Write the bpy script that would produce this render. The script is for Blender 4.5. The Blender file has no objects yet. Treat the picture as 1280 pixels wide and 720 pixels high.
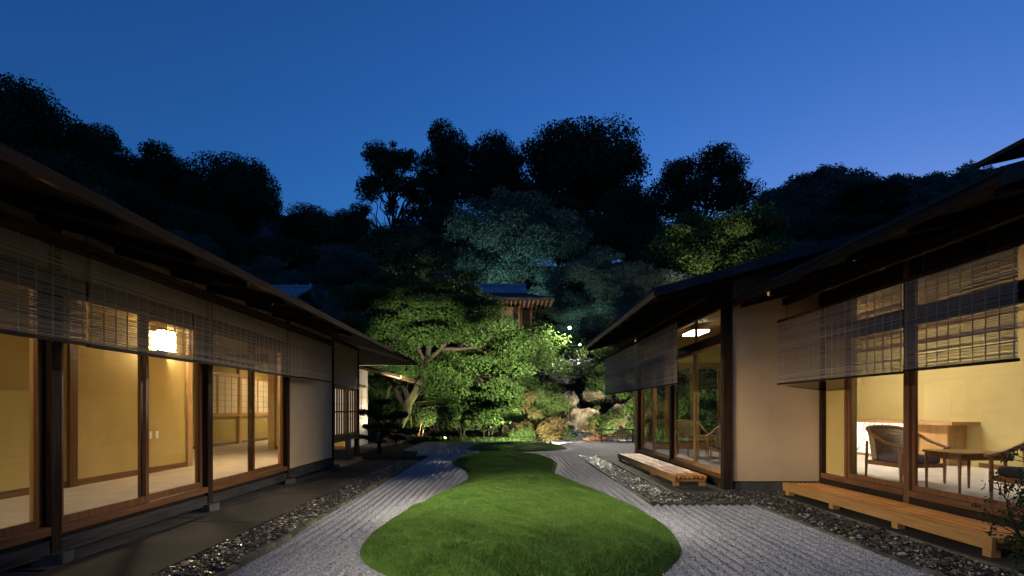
import bpy, math, random
import numpy as np
from mathutils import Vector
from mathutils import noise as mnoise

# ------------------------------------------------------------------ camera, sky, exposure
sc = bpy.context.scene
col = sc.collection
cam = bpy.data.objects.new('camera', bpy.data.cameras.new('camera'))
col.objects.link(cam)
sc.camera = cam
cam.location = (0, 0, 1.4)
cam.rotation_euler = (math.pi / 2, 0, 0)
cam.data.sensor_width = 36
cam.data.lens = 20.25                      # 720 px focal length in the 1280 px photograph
cam.data.shift_x = (640 - 634) / 1280      # architectural shift lens: verticals stay vertical
cam.data.shift_y = (512 - 360) / 1280
cam.data.clip_start = 0.1
cam.data.clip_end = 3000

w = bpy.data.worlds.new('World'); sc.world = w; w.use_nodes = True
sky = w.node_tree.nodes.new('ShaderNodeTexSky')
sky.sky_type = 'NISHITA'; sky.sun_disc = False
sky.sun_elevation = math.radians(0); sky.sun_rotation = math.radians(35); sky.dust_density = 1.0
sky.ozone_density = 4.6; sky.air_density = 1.0
gam = w.node_tree.nodes.new('ShaderNodeGamma'); gam.inputs[1].default_value = 1.1      # deep dusk colour balance of the whole sky
tint = w.node_tree.nodes.new('ShaderNodeVectorMath'); tint.operation = 'MULTIPLY'; tint.inputs[1].default_value = (1.03, 1.16, 1.02)
w.node_tree.links.new(sky.outputs[0], gam.inputs[0]); w.node_tree.links.new(gam.outputs[0], tint.inputs[0])
w.node_tree.links.new(tint.outputs[0], w.node_tree.nodes['Background'].inputs[0])
w.node_tree.nodes['Background'].inputs[1].default_value = 0.15
sc.view_settings.view_transform = 'Standard'
sc.view_settings.look = 'None'
sc.view_settings.gamma = 1
sc.view_settings.exposure = 2.445          # long dusk exposure
sc.cycles.use_denoising = True
sc.cycles.max_bounces = 6
sc.cycles.transparent_max_bounces = 12
sc.cycles.sample_clamp_indirect = 4.0

ROOM = 0.72       # overall level of the room lamps
SPOT = 0.72       # overall level of the garden spotlights

random.seed(5)
rng = np.random.default_rng(5)
FPX, CX, CY, H = 720.0, 634.0, 512.0, 1.4

def at(px, py, Y):
    """point of the place that is Y metres away on the line through a pixel of the photograph (used for measuring)"""
    return ((px - CX) / FPX * Y, Y, H + (CY - py) / FPX * Y)

# ------------------------------------------------------------------ materials
def _new(name):
    m = bpy.data.materials.new(name); m.use_nodes = True
    nt = m.node_tree
    return m, nt, nt.nodes['Principled BSDF']

def vary(m, lo=.6, hi=1.35):
    """every object of this material a little lighter or darker"""
    nt = m.node_tree; N, L = nt.nodes, nt.links; b = N['Principled BSDF']
    src = b.inputs['Base Color'].links[0].from_socket
    oi = N.new('ShaderNodeObjectInfo'); mr = N.new('ShaderNodeMapRange'); mr.inputs[3].default_value = lo; mr.inputs[4].default_value = hi
    vm = N.new('ShaderNodeVectorMath'); vm.operation = 'SCALE'
    L.new(oi.outputs['Random'], mr.inputs[0]); L.new(src, vm.inputs[0]); L.new(mr.outputs[0], vm.inputs['Scale']); L.new(vm.outputs[0], b.inputs['Base Color'])

def mat(name, c1, c2=None, rough=0.6, scale=4.0, stretch=(1, 1, 1), bump=0.0, bscale=None, spec=0.3, detail=4, metal=0.0, contrast=(0.3, 0.7), coord='Object'):
    m, nt, b = _new(name)
    N, L = nt.nodes, nt.links
    b.inputs['Roughness'].default_value = rough
    b.inputs['Specular IOR Level'].default_value = spec
    b.inputs['Metallic'].default_value = metal
    tc = N.new('ShaderNodeTexCoord'); mp = N.new('ShaderNodeMapping')
    mp.inputs['Scale'].default_value = stretch
    L.new(tc.outputs[coord], mp.inputs[0])
    nz = N.new('ShaderNodeTexNoise'); nz.inputs['Scale'].default_value = scale; nz.inputs['Detail'].default_value = detail
    L.new(mp.outputs[0], nz.inputs[0])
    cr = N.new('ShaderNodeValToRGB')
    cr.color_ramp.elements[0].position, cr.color_ramp.elements[1].position = contrast
    cr.color_ramp.elements[0].color = (*c1, 1)
    cr.color_ramp.elements[1].color = (*(c2 or c1), 1)
    L.new(nz.outputs[0], cr.inputs[0]); L.new(cr.outputs[0], b.inputs['Base Color'])
    if bump:
        n2 = N.new('ShaderNodeTexNoise'); n2.inputs['Scale'].default_value = bscale or scale * 6; n2.inputs['Detail'].default_value = 3
        L.new(mp.outputs[0], n2.inputs[0])
        bp = N.new('ShaderNodeBump'); bp.inputs['Strength'].default_value = bump; bp.inputs['Distance'].default_value = 0.01
        L.new(n2.outputs[0], bp.inputs['Height']); L.new(bp.outputs[0], b.inputs['Normal'])
    return m

def wood(name, c1, c2, axis, rough=0.45, spec=0.35, bump=0.25):
    s = [14, 14, 14]; s['xyz'.index(axis)] = 0.9
    return mat(name, c1, c2, rough=rough, scale=2.2, stretch=tuple(s), bump=bump, bscale=5, spec=spec, contrast=(0.35, 0.68))

def leafmat(name, c1, c2, trans=0.3, rough=0.5):
    m, nt, b = _new(name)
    N, L = nt.nodes, nt.links
    g = N.new('ShaderNodeNewGeometry'); cr = N.new('ShaderNodeValToRGB')
    cr.color_ramp.elements[0].color = (*c1, 1); cr.color_ramp.elements[1].color = (*c2, 1)
    L.new(g.outputs['Random Per Island'], cr.inputs[0])
    L.new(cr.outputs[0], b.inputs['Base Color'])
    b.inputs['Roughness'].default_value = rough
    b.inputs['Specular IOR Level'].default_value = 0.12
    t = N.new('ShaderNodeBsdfTranslucent'); mx = N.new('ShaderNodeMixShader'); mx.inputs[0].default_value = trans
    L.new(cr.outputs[0], t.inputs[0]); L.new(b.outputs[0], mx.inputs[1]); L.new(t.outputs[0], mx.inputs[2])
    L.new(mx.outputs[0], N['Material Output'].inputs[0])
    return m

def islandmat(name, stops, rough=0.5, spec=0.5):
    """every loose stone its own colour"""
    m, nt, b = _new(name)
    N, L = nt.nodes, nt.links
    g = N.new('ShaderNodeNewGeometry'); cr = N.new('ShaderNodeValToRGB')
    e = cr.color_ramp.elements
    e[0].position, e[0].color = stops[0][0], (*stops[0][1], 1)
    e[1].position, e[1].color = stops[-1][0], (*stops[-1][1], 1)
    for p, c in stops[1:-1]:
        k = e.new(p); k.color = (*c, 1)
    L.new(g.outputs['Random Per Island'], cr.inputs[0]); L.new(cr.outputs[0], b.inputs['Base Color'])
    b.inputs['Roughness'].default_value = rough; b.inputs['Specular IOR Level'].default_value = spec
    return m

def emit(name, c, s):
    m, nt, b = _new(name)
    b.inputs['Base Color'].default_value = (*c, 1)
    b.inputs['Emission Color'].default_value = (*c, 1)
    b.inputs['Emission Strength'].default_value = s
    return m

def glassmat(name):
    m, nt, b = _new(name)
    N, L = nt.nodes, nt.links
    N.remove(b)
    t = N.new('ShaderNodeBsdfTransparent'); t.inputs[0].default_value = (0.95, 0.96, 0.95, 1)
    g = N.new('ShaderNodeBsdfGlossy'); g.inputs['Roughness'].default_value = 0.01
    f = N.new('ShaderNodeFresnel'); f.inputs['IOR'].default_value = 1.45
    mx = N.new('ShaderNodeMixShader')
    ge = N.new('ShaderNodeNewGeometry'); ml = N.new('ShaderNodeMath'); ml.operation = 'SUBTRACT'; ml.use_clamp = True   # reflect on the outer faces only
    L.new(f.outputs[0], ml.inputs[0]); L.new(ge.outputs['Backfacing'], ml.inputs[1])
    L.new(ml.outputs[0], mx.inputs[0]); L.new(t.outputs[0], mx.inputs[1]); L.new(g.outputs[0], mx.inputs[2])
    L.new(mx.outputs[0], N['Material Output'].inputs[0])
    return m

M = {}
M['post'] = wood('weathered_dark_wood', (.018, .010, .006), (.042, .022, .013), 'z', rough=.75, spec=.12)
M['beam'] = wood('dark_beam_wood', (.020, .012, .007), (.042, .024, .014), 'y', rough=.75, spec=.12)
M['beamx'] = wood('dark_cross_wood', (.020, .012, .007), (.042, .024, .014), 'x', rough=.75, spec=.12)
M['frame'] = wood('red_brown_frame_wood', (.13, .052, .020), (.22, .095, .038), 'z')
M['framey'] = wood('red_brown_rail_wood', (.12, .050, .020), (.21, .090, .036), 'y')
M['framex'] = wood('red_brown_rail_wood_across', (.12, .050, .020), (.21, .090, .036), 'x')
M['fascia'] = wood('brown_fascia_wood', (.050, .026, .014), (.095, .052, .027), 'y', rough=.9, spec=.04)
M['palew'] = wood('pale_cedar', (.42, .24, .10), (.54, .33, .15), 'z')
M['palewy'] = wood('pale_cedar_long', (.42, .24, .10), (.54, .33, .15), 'y')
M['bamboo'] = wood('oiled_bamboo', (.42, .16, .040), (.62, .28, .075), 'y', rough=0.45, spec=0.25)
M['bench'] = wood('honey_bench_wood', (.32, .16, .048), (.45, .24, .08), 'y', rough=0.5)
M['chairw'] = wood('walnut_stained_wood', (.20, .085, .030), (.31, .14, .055), 'z', rough=0.35)
M['chairp'] = wood('oak_chair_wood', (.38, .20, .075), (.50, .28, .115), 'z', rough=0.35)
M['grey_wood'] = wood('grey_weathered_board', (.030, .028, .027), (.065, .062, .060), 'y', rough=0.85, spec=.1)
M['ochre'] = mat('ochre_earth_plaster', (.46, .335, .12), (.54, .40, .155), rough=0.9, scale=1.6, bump=0.15, bscale=60, spec=0.1)
M['cream'] = mat('pale_ochre_plaster', (.50, .42, .20), (.57, .48, .24), rough=0.9, scale=1.1, bump=0.2, bscale=50, spec=0.1, detail=7)
M['olive'] = mat('olive_earth_plaster', (.40, .33, .12), (.47, .39, .15), rough=0.9, scale=1.6, bump=0.15, bscale=60, spec=0.1)
M['beige'] = mat('beige_outer_plaster', (.46, .34, .21), (.60, .46, .30), rough=0.9, scale=0.9, detail=9, bump=0.15, bscale=50, spec=0.1)
M['white_pl'] = mat('white_plaster', (.48, .45, .38), (.56, .53, .46), rough=0.9, scale=2, spec=0.1)
M['carpet'] = mat('pale_carpet', (.50, .42, .34), (.58, .50, .42), rough=0.95, scale=3, bump=0.3, bscale=200, spec=0.05)
M['carpet_pale'] = mat('off_white_carpet', (.60, .55, .49), (.68, .63, .57), rough=0.95, scale=3, bump=0.3, bscale=200, spec=0.05)
M['ceil'] = wood('ceiling_boards', (.40, .27, .13), (.50, .35, .18), 'y', rough=0.6)
M['paper'] = mat('shoji_paper', (.74, .66, .55), (.80, .72, .62), rough=0.9, scale=3, spec=0.05)
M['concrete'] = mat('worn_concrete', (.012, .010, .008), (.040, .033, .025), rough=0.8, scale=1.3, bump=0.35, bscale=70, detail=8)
M['found'] = mat('foundation_concrete', (.055, .052, .049), (.11, .105, .10), rough=0.85, scale=2.4, bump=0.3, bscale=60, detail=7)
M['soil'] = mat('dark_soil', (.018, .014, .009), (.045, .036, .022), rough=0.95, scale=3, bump=0.6, bscale=30, detail=8, spec=0.1)
M['moss'] = mat('moss_bed', (.020, .030, .010), (.05, .06, .022), rough=0.95, scale=9, bump=0.8, bscale=60, detail=8, spec=0.1)
M['turf'] = mat('turf_base', (.035, .075, .012), (.06, .115, .02), rough=0.9, scale=2.5, detail=6, spec=0.1)
M['edging'] = mat('mossy_edging_tile', (.045, .044, .028), (.13, .12, .08), rough=0.8, scale=9, bump=0.4, bscale=60, detail=6)
M['roof'] = mat('dark_metal_roofing', (.030, .029, .032), (.052, .050, .055), rough=0.75, scale=2, spec=0.2)
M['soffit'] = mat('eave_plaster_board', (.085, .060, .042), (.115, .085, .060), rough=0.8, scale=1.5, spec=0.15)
M['tile'] = mat('glazed_roof_tile', (.20, .22, .27), (.34, .36, .42), rough=0.35, scale=5, spec=0.6)
M['reed'] = islandmat('split_reed', [(0, (.15, .115, .098)), (.5, (.27, .215, .187)), (1, (.41, .34, .30))], rough=0.6, spec=0.35)
M['cord'] = mat('blind_cord', (.40, .35, .28), (.5, .45, .36), rough=0.9, scale=40)
M['wire'] = mat('hanger_wire', (.05, .045, .04), rough=0.5)
M['fabric'] = mat('plum_grey_upholstery', (.085, .062, .082), (.125, .095, .12), rough=0.95, scale=60, bump=0.3, bscale=300, spec=0.1)
M['darkfab'] = mat('charcoal_upholstery', (.035, .028, .034), (.055, .045, .052), rough=0.95, scale=60, bump=0.3, bscale=300, spec=0.1)
M['cane'] = mat('woven_cane', (.27, .18, .09), (.38, .27, .14), rough=0.6, scale=30)
M['metal'] = mat('black_lamp_metal', (.010, .010, .010), rough=0.7, spec=0.2)
M['switch'] = mat('white_switch_plastic', (.75, .74, .70), rough=0.35)
M['bark'] = mat('mossy_bark', (.055, .070, .022), (.17, .165, .085), rough=0.95, scale=3, stretch=(3, 3, .8), bump=0.8, bscale=14, detail=7, spec=0.1)
M['darkbark'] = mat('dark_bark', (.030, .024, .018), (.060, .048, .036), rough=0.95, scale=3, stretch=(3, 3, .6), bump=0.6, bscale=14, spec=0.1)
M['rock'] = mat('pale_lichened_rock', (.055, .048, .032), (.33, .28, .19), rough=0.9, scale=1.6, bump=0.9, bscale=9, detail=9, spec=0.15, contrast=(.32, .66))
M['redrock'] = mat('rusty_rock', (.17, .075, .035), (.36, .20, .11), rough=0.9, scale=2.2, bump=0.9, bscale=9, detail=9, spec=0.15)
M['darkrock'] = mat('slate_rock', (.045, .050, .060), (.12, .125, .14), rough=0.75, scale=2, bump=0.7, bscale=8, detail=8, spec=0.3)
M['pebble'] = islandmat('dark_river_pebble', [(0, (.010, .009, .008)), (.60, (.028, .026, .023)), (.86, (.07, .062, .053)), (.95, (.19, .17, .145)), (1, (.52, .48, .43))], rough=0.28, spec=0.6)
M['grit'] = islandmat('grey_gravel_chip', [(0, (.13, .127, .135)), (.5, (.30, .295, .305)), (1, (.50, .485, .49))], rough=0.7, spec=0.3)
M['blade'] = leafmat('turf_blade', (.105, .200, .034), (.195, .320, .075), trans=0.35, rough=0.6)
M['maple'] = leafmat('maple_leaf', (.028, .072, .014), (.078, .135, .034), trans=0.35)
M['oak'] = leafmat('dark_evergreen_leaf', (.028, .046, .024), (.056, .080, .042), trans=0.2)
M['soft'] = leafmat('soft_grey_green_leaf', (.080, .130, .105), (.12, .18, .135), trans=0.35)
M['bright'] = leafmat('young_leaf', (.060, .110, .028), (.115, .170, .050), trans=0.4)
M['shrub'] = leafmat('shrub_leaf', (.040, .085, .020), (.085, .145, .038), trans=0.3)
M['russet'] = leafmat('russet_shrub_leaf', (.095, .075, .028), (.16, .13, .05), trans=0.3)
M['pine'] = leafmat('pine_needle', (.018, .036, .016), (.038, .060, .026), trans=0.15)
M['camellia'] = leafmat('glossy_leaf', (.030, .060, .018), (.060, .10, .03), trans=0.2, rough=0.25)
M['glass'] = glassmat('window_glass')
for k in ('bamboo', 'edging'): vary(M[k])
for k in ('concrete', 'palew', 'tile'): vary(M[k], .85, 1.15)

# gravel: fine chips in grey tones
def gravelmat():
    m, nt, b = _new('raked_gravel'); N, L = nt.nodes, nt.links
    tc = N.new('ShaderNodeTexCoord')
    v = N.new('ShaderNodeTexVoronoi'); v.inputs['Scale'].default_value = 85
    L.new(tc.outputs['Object'], v.inputs['Vector'])
    sp = N.new('ShaderNodeSeparateColor'); L.new(v.outputs['Color'], sp.inputs[0])
    cr = N.new('ShaderNodeValToRGB')
    cr.color_ramp.elements[0].color = (.10, .10, .112, 1); cr.color_ramp.elements[1].color = (.38, .378, .40, 1)
    L.new(sp.outputs[0], cr.inputs[0]); L.new(cr.outputs[0], b.inputs['Base Color'])
    bp = N.new('ShaderNodeBump'); bp.inputs['Strength'].default_value = 0.9; bp.inputs['Distance'].default_value = 0.008
    bp.invert = True
    L.new(v.outputs['Distance'], bp.inputs['Height']); L.new(bp.outputs[0], b.inputs['Normal'])
    b.inputs['Roughness'].default_value = 0.75; b.inputs['Specular IOR Level'].default_value = 0.25
    return m
M['gravel'] = gravelmat()
LAMP = emit('lamp_diffuser', (1.0, .96, .87), 18 * ROOM)
LAMPR = emit('lamp_diffuser_near_wing', (1.0, .96, .87), 3.0 * ROOM)
LAMPF = emit('lamp_diffuser_far_wing', (1.0, .90, .70), 5.5 * ROOM)
LAMPL = emit('lamp_diffuser_left', (1.0, .83, .50), 12 * ROOM)

# ------------------------------------------------------------------ mesh helpers
class MB:
    def __init__(s): s.v = []; s.f = []
    def add(s, V, F):
        o = len(s.v); s.v.extend([tuple(p) for p in V]); s.f.extend([tuple(i + o for i in f) for f in F]); return s
    def box(s, x0, x1, y0, y1, z0, z1):
        x0, x1 = sorted((x0, x1)); y0, y1 = sorted((y0, y1)); z0, z1 = sorted((z0, z1))
        return s.add([(x, y, z) for z in (z0, z1) for y in (y0, y1) for x in (x0, x1)],
                     [(0, 2, 3, 1), (4, 5, 7, 6), (0, 1, 5, 4), (2, 6, 7, 3), (0, 4, 6, 2), (1, 3, 7, 5)])
    def prism(s, poly, z0, z1):
        n = len(poly)
        return s.add([(x, y, z0) for x, y in poly] + [(x, y, z1) for x, y in poly],
                     [tuple(range(n))[::-1], tuple(range(n, 2 * n))] + [(i, (i + 1) % n, n + (i + 1) % n, n + i) for i in range(n)])
    def tube(s, pts, rad, n=6, flat=1.0):
        pts = [Vector(p) for p in pts]; k = len(pts)
        if not hasattr(rad, '__len__'): rad = [rad] * k
        V = []; up0 = None
        for i, p in enumerate(pts):
            d = (pts[min(i + 1, k - 1)] - pts[max(i - 1, 0)]).normalized()
            u = up0 if up0 else (Vector((0, 0, 1)) if abs(d.z) < .9 else Vector((0, 1, 0)))
            a = d.cross(u).normalized(); b = a.cross(d).normalized(); up0 = b
            for j in range(n):
                t = 2 * math.pi * j / n
                V.append(p + (a * math.cos(t) + b * (math.sin(t) * flat)) * rad[i])
        F = [(i * n + j, i * n + (j + 1) % n, (i + 1) * n + (j + 1) % n, (i + 1) * n + j) for i in range(k - 1) for j in range(n)]
        F += [tuple(range(n))[::-1], tuple(range((k - 1) * n, k * n))]
        return s.add(V, F)
    def slab(s, quad, t):
        """sheet through four points, thickness t downward"""
        n = len(quad)
        return s.add([tuple(p) for p in quad] + [(p[0], p[1], p[2] - t) for p in quad],
                     [tuple(range(n)), tuple(range(2 * n - 1, n - 1, -1))] + [(i, n + i, n + (i + 1) % n, (i + 1) % n) for i in range(n)])
    def mesh(s, name, off=(0, 0, 0), smooth=False):
        me = bpy.data.meshes.new(name)
        me.from_pydata([(x - off[0], y - off[1], z - off[2]) for x, y, z in s.v], [], s.f)
        if smooth: me.polygons.foreach_set('use_smooth', [True] * len(me.polygons))
        return me

def np_mesh(name, V, F, smooth=False):
    me = bpy.data.meshes.new(name)
    V = np.asarray(V, np.float32); F = np.asarray(F, np.int32); k = F.shape[1]
    me.vertices.add(len(V)); me.vertices.foreach_set('co', V.ravel())
    me.loops.add(F.size); me.loops.foreach_set('vertex_index', F.ravel())
    me.polygons.add(len(F)); me.polygons.foreach_set('loop_start', np.arange(0, F.size, k, dtype=np.int32))
    me.polygons.foreach_set('loop_total', np.full(len(F), k, np.int32))
    me.polygons.foreach_set('use_smooth', np.full(len(F), smooth, bool))
    me.update(calc_edges=True)
    return me

WL = {}
def setp(o, label=None, cat=None, group=None, kind=None):
    if label: o['label'] = label
    if cat: o['category'] = cat
    if group: o['group'] = group
    if kind: o['kind'] = kind
    return o
def thing(name, label, cat, loc, group=None):
    o = bpy.data.objects.new(name, None); col.objects.link(o)
    o.empty_display_size = .2
    o.location = loc; WL[o] = Vector(loc)
    return setp(o, label, cat, group)
def part(name, mb, m, parent=None, smooth=False, label=None, kind=None):
    """a mesh given in place coordinates"""
    off = WL[parent] if parent else Vector((0, 0, 0))
    me = mb.mesh(name, off, smooth) if isinstance(mb, MB) else mb
    if len(me.materials) == 0: me.materials.append(M[m] if isinstance(m, str) else m)
    o = bpy.data.objects.new(name, me); col.objects.link(o)
    if parent: o.parent = parent
    WL[o] = Vector(off)
    return setp(o, label, None, None, kind)
def piece(name, me, m, parent, loc, rotz=0.0, label=None):
    """a mesh given about its own origin, shared between alike pieces"""
    if m is not None and len(me.materials) == 0: me.materials.append(M[m] if isinstance(m, str) else m)
    o = bpy.data.objects.new(name, me); col.objects.link(o)
    loc = Vector(loc)
    if parent: o.parent = parent; o.location = loc - WL[parent]
    else: o.location = loc
    o.rotation_euler[2] = rotz
    WL[o] = loc
    return setp(o, label)
def bx(name, m, parent, x0, x1, y0, y1, z0, z1, label=None):
    return part(name, MB().box(x0, x1, y0, y1, z0, z1), m, parent, label=label)
KIDS = {}
def copy_tree(o, parent=None):
    c = o.copy(); col.objects.link(c)
    if parent: c.parent = parent
    for ch in list(o.children): copy_tree(ch, c)
    return c

# ------------------------------------------------------------------ ground
def ground_z(x, y):
    x = np.asarray(x, float); y = np.asarray(y, float)
    z = np.clip(y - 27.5, 0, 75) * .36
    ramp = np.clip((y - 20) / 12, 0, 1)
    z = z + np.clip(-x - 13, 0, 60) * .34 * ramp + np.clip(x - 13, 0, 60) * .12 * ramp
    z = z + 2.1 * np.exp(-((x - 4.6) / 3.4) ** 2 - ((y - 33) / 3.8) ** 2) * np.clip((y - 26.5) / 3, 0, 1)
    z = z + np.clip((y - 28) / 20, 0, 1) * (np.sin(x * .21 + 1) * .5 + np.sin(y * .17 + x * .1) * .5)
    return np.where(y < 27.5, np.maximum(z, 0), z)

xs = np.concatenate([np.linspace(-900, -70, 10), np.linspace(-66, 66, 67), np.linspace(70, 900, 10)])
ys = np.concatenate([np.linspace(-60, 20, 9), np.linspace(22, 110, 60), np.linspace(130, 1200, 12)])
X, Y = np.meshgrid(xs, ys)
Z = ground_z(X, Y) - .03
nx, ny = len(xs), len(ys)
ii = (np.arange(ny - 1)[:, None] * nx + np.arange(nx - 1)[None]).ravel()
g = part('ground', np_mesh('ground', np.stack([X, Y, Z], -1).reshape(-1, 3), np.stack([ii, ii + 1, ii + nx + 1, ii + nx], 1), True), 'soil', kind='structure')

# grass islands -----------------------------------------------------
NEAR_PTS = [(-.95, 4.75), (-1.33, 5.3), (-1.50, 6.0), (-1.50, 7.0), (-1.30, 8.5), (-.98, 10.1), (-.80, 11.6), (-.98, 13.2), (-1.42, 14.9), (-1.45, 16.0), (-.95, 17.0), (0, 17.4), (.85, 16.8), (1.30, 15.4), (1.18, 13.8), (1.05, 12.2), (1.42, 10.2), (1.78, 8.3), (1.90, 7.0), (1.75, 5.8), (1.45, 5.1), (.95, 4.4), (.1, 4.05), (-.55, 4.25)]
FAR_PTS = [(-1.45, 20.4), (-1.0, 19.5), (0, 19.05), (1.0, 19.2), (1.9, 19.9), (2.15, 20.9), (1.6, 22.1), (.6, 22.7), (-.5, 22.4), (-1.2, 21.5)]
def spline(P, k=8):
    P = np.array(P); n = len(P); out = []
    for i in range(n):
        a, b, c, d = P[i - 1], P[i], P[(i + 1) % n], P[(i + 2) % n]
        for t in np.linspace(0, 1, k, endpoint=False):
            out.append(.5 * ((2 * b) + (c - a) * t + (2 * a - 5 * b + 4 * c - d) * t * t + (3 * b - a - 3 * c + d) * t ** 3))
    return np.array(out)
def inside_dist(P, poly):
    a = poly; b = np.roll(poly, -1, 0); d = b - a
    best = np.full(len(P), 1e9); near = np.zeros_like(P); ins = np.zeros(len(P), bool)
    for i in range(len(a)):
        t = np.clip(((P - a[i]) @ d[i]) / (d[i] @ d[i]), 0, 1)
        q = a[i] + t[:, None] * d[i]
        dd = np.hypot(*(P - q).T)
        m = dd < best; best[m] = dd[m]; near[m] = q[m]
        cnd = ((a[i][1] > P[:, 1]) != (b[i][1] > P[:, 1]))
        with np.errstate(divide='ignore', invalid='ignore'):
            xi = d[i][0] * (P[:, 1] - a[i][1]) / (d[i][1] if d[i][1] else 1e-9) + a[i][0]
        ins ^= cnd & (P[:, 0] < xi)
    return ins, best, near
# raked gravel: ridges run away from the camera
def ridge_height(x, y):
    # straight combing, swinging sideways beyond the far island
    u = x + .02 * np.sin(y * .9 + x) + np.clip(y - 17.5, 0, 12) ** 1.5 * .06
    amp = np.full(np.shape(x), .017)
    q = np.column_stack([np.ravel(x), np.ravel(y)])
    for pts in (NEAR_PTS, FAR_PTS):     # smoothed flat along the grass
        _, d, _ = inside_dist(q, spline(pts, 3))
        amp = amp * np.clip(d.reshape(np.shape(x)) / .22 - .15, 0, 1)
    return amp * np.cos(u / .115 * 2 * np.pi)
def gravel_grid(x0, x1, y0, y1, dx, dy, name):
    gx = np.arange(x0, x1 + 1e-6, dx); gy = np.arange(y0, y1 + 1e-6, dy)
    A, B = np.meshgrid(gx, gy)
    Zz = ridge_height(A, B) + .0022 * rng.standard_normal(A.shape)
    n1, n2 = len(gx), len(gy)
    k = (np.arange(n2 - 1)[:, None] * n1 + np.arange(n1 - 1)[None]).ravel()
    return part(name, np_mesh(name, np.stack([A, B, Zz], -1).reshape(-1, 3), np.stack([k, k + 1, k + n1 + 1, k + n1], 1), True), 'gravel', kind='structure')
gravel_grid(-2.37, 3.58, 2.5, 8.42, .0145, .03, 'gravel')
gravel_grid(-2.37, 2.10, 8.42, 17.4, .0145, .05, 'gravel')
gravel_grid(-3.6, 8.0, 17.4, 26.8, .0165, .06, 'gravel')

# loose gravel chips lying on the nearest gravel
def stones(n, pts, size, flat, seed, squash=.35):
    r = np.random.default_rng(seed)
    t = (1 + 5 ** .5) / 2
    B = np.array([(-1, t, 0), (1, t, 0), (-1, -t, 0), (1, -t, 0), (0, -1, t), (0, 1, t), (0, -1, -t), (0, 1, -t), (t, 0, -1), (t, 0, 1), (-t, 0, -1), (-t, 0, 1)], float) / 1.902
    Fi = np.array([(0, 11, 5), (0, 5, 1), (0, 1, 7), (0, 7, 10), (0, 10, 11), (1, 5, 9), (5, 11, 4), (11, 10, 2), (10, 7, 6), (7, 1, 8), (3, 9, 4), (3, 4, 2), (3, 2, 6), (3, 6, 8), (3, 8, 9), (4, 9, 5), (2, 4, 11), (6, 2, 10), (8, 6, 7), (9, 8, 1)])
    n = len(pts)
    s = size * np.exp(r.normal(0, squash, n))
    ax = np.stack([s, s * r.uniform(.6, 1, n), s * r.uniform(flat, flat + .25, n)], 1) * .5
    P = B[None] * ax[:, None, :] * r.uniform(.8, 1.2, (n, 12, 1))
    a = r.uniform(0, 2 * np.pi, n); tl = r.normal(0, .35, n)
    c, s_ = np.cos(tl), np.sin(tl)
    Yr = P[..., 1] * c[:, None] - P[..., 2] * s_[:, None]; Zr = P[..., 1] * s_[:, None] + P[..., 2] * c[:, None]
    Xr = P[..., 0] * np.cos(a)[:, None] - Yr * np.sin(a)[:, None]; Yq = P[..., 0] * np.sin(a)[:, None] + Yr * np.cos(a)[:, None]
    V = np.stack([Xr, Yq, Zr], -1) + np.asarray(pts)[:, None, :]
    F = Fi[None] + (np.arange(n) * 12)[:, None, None]
    return V.reshape(-1, 3), F.reshape(-1, 3)

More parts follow.
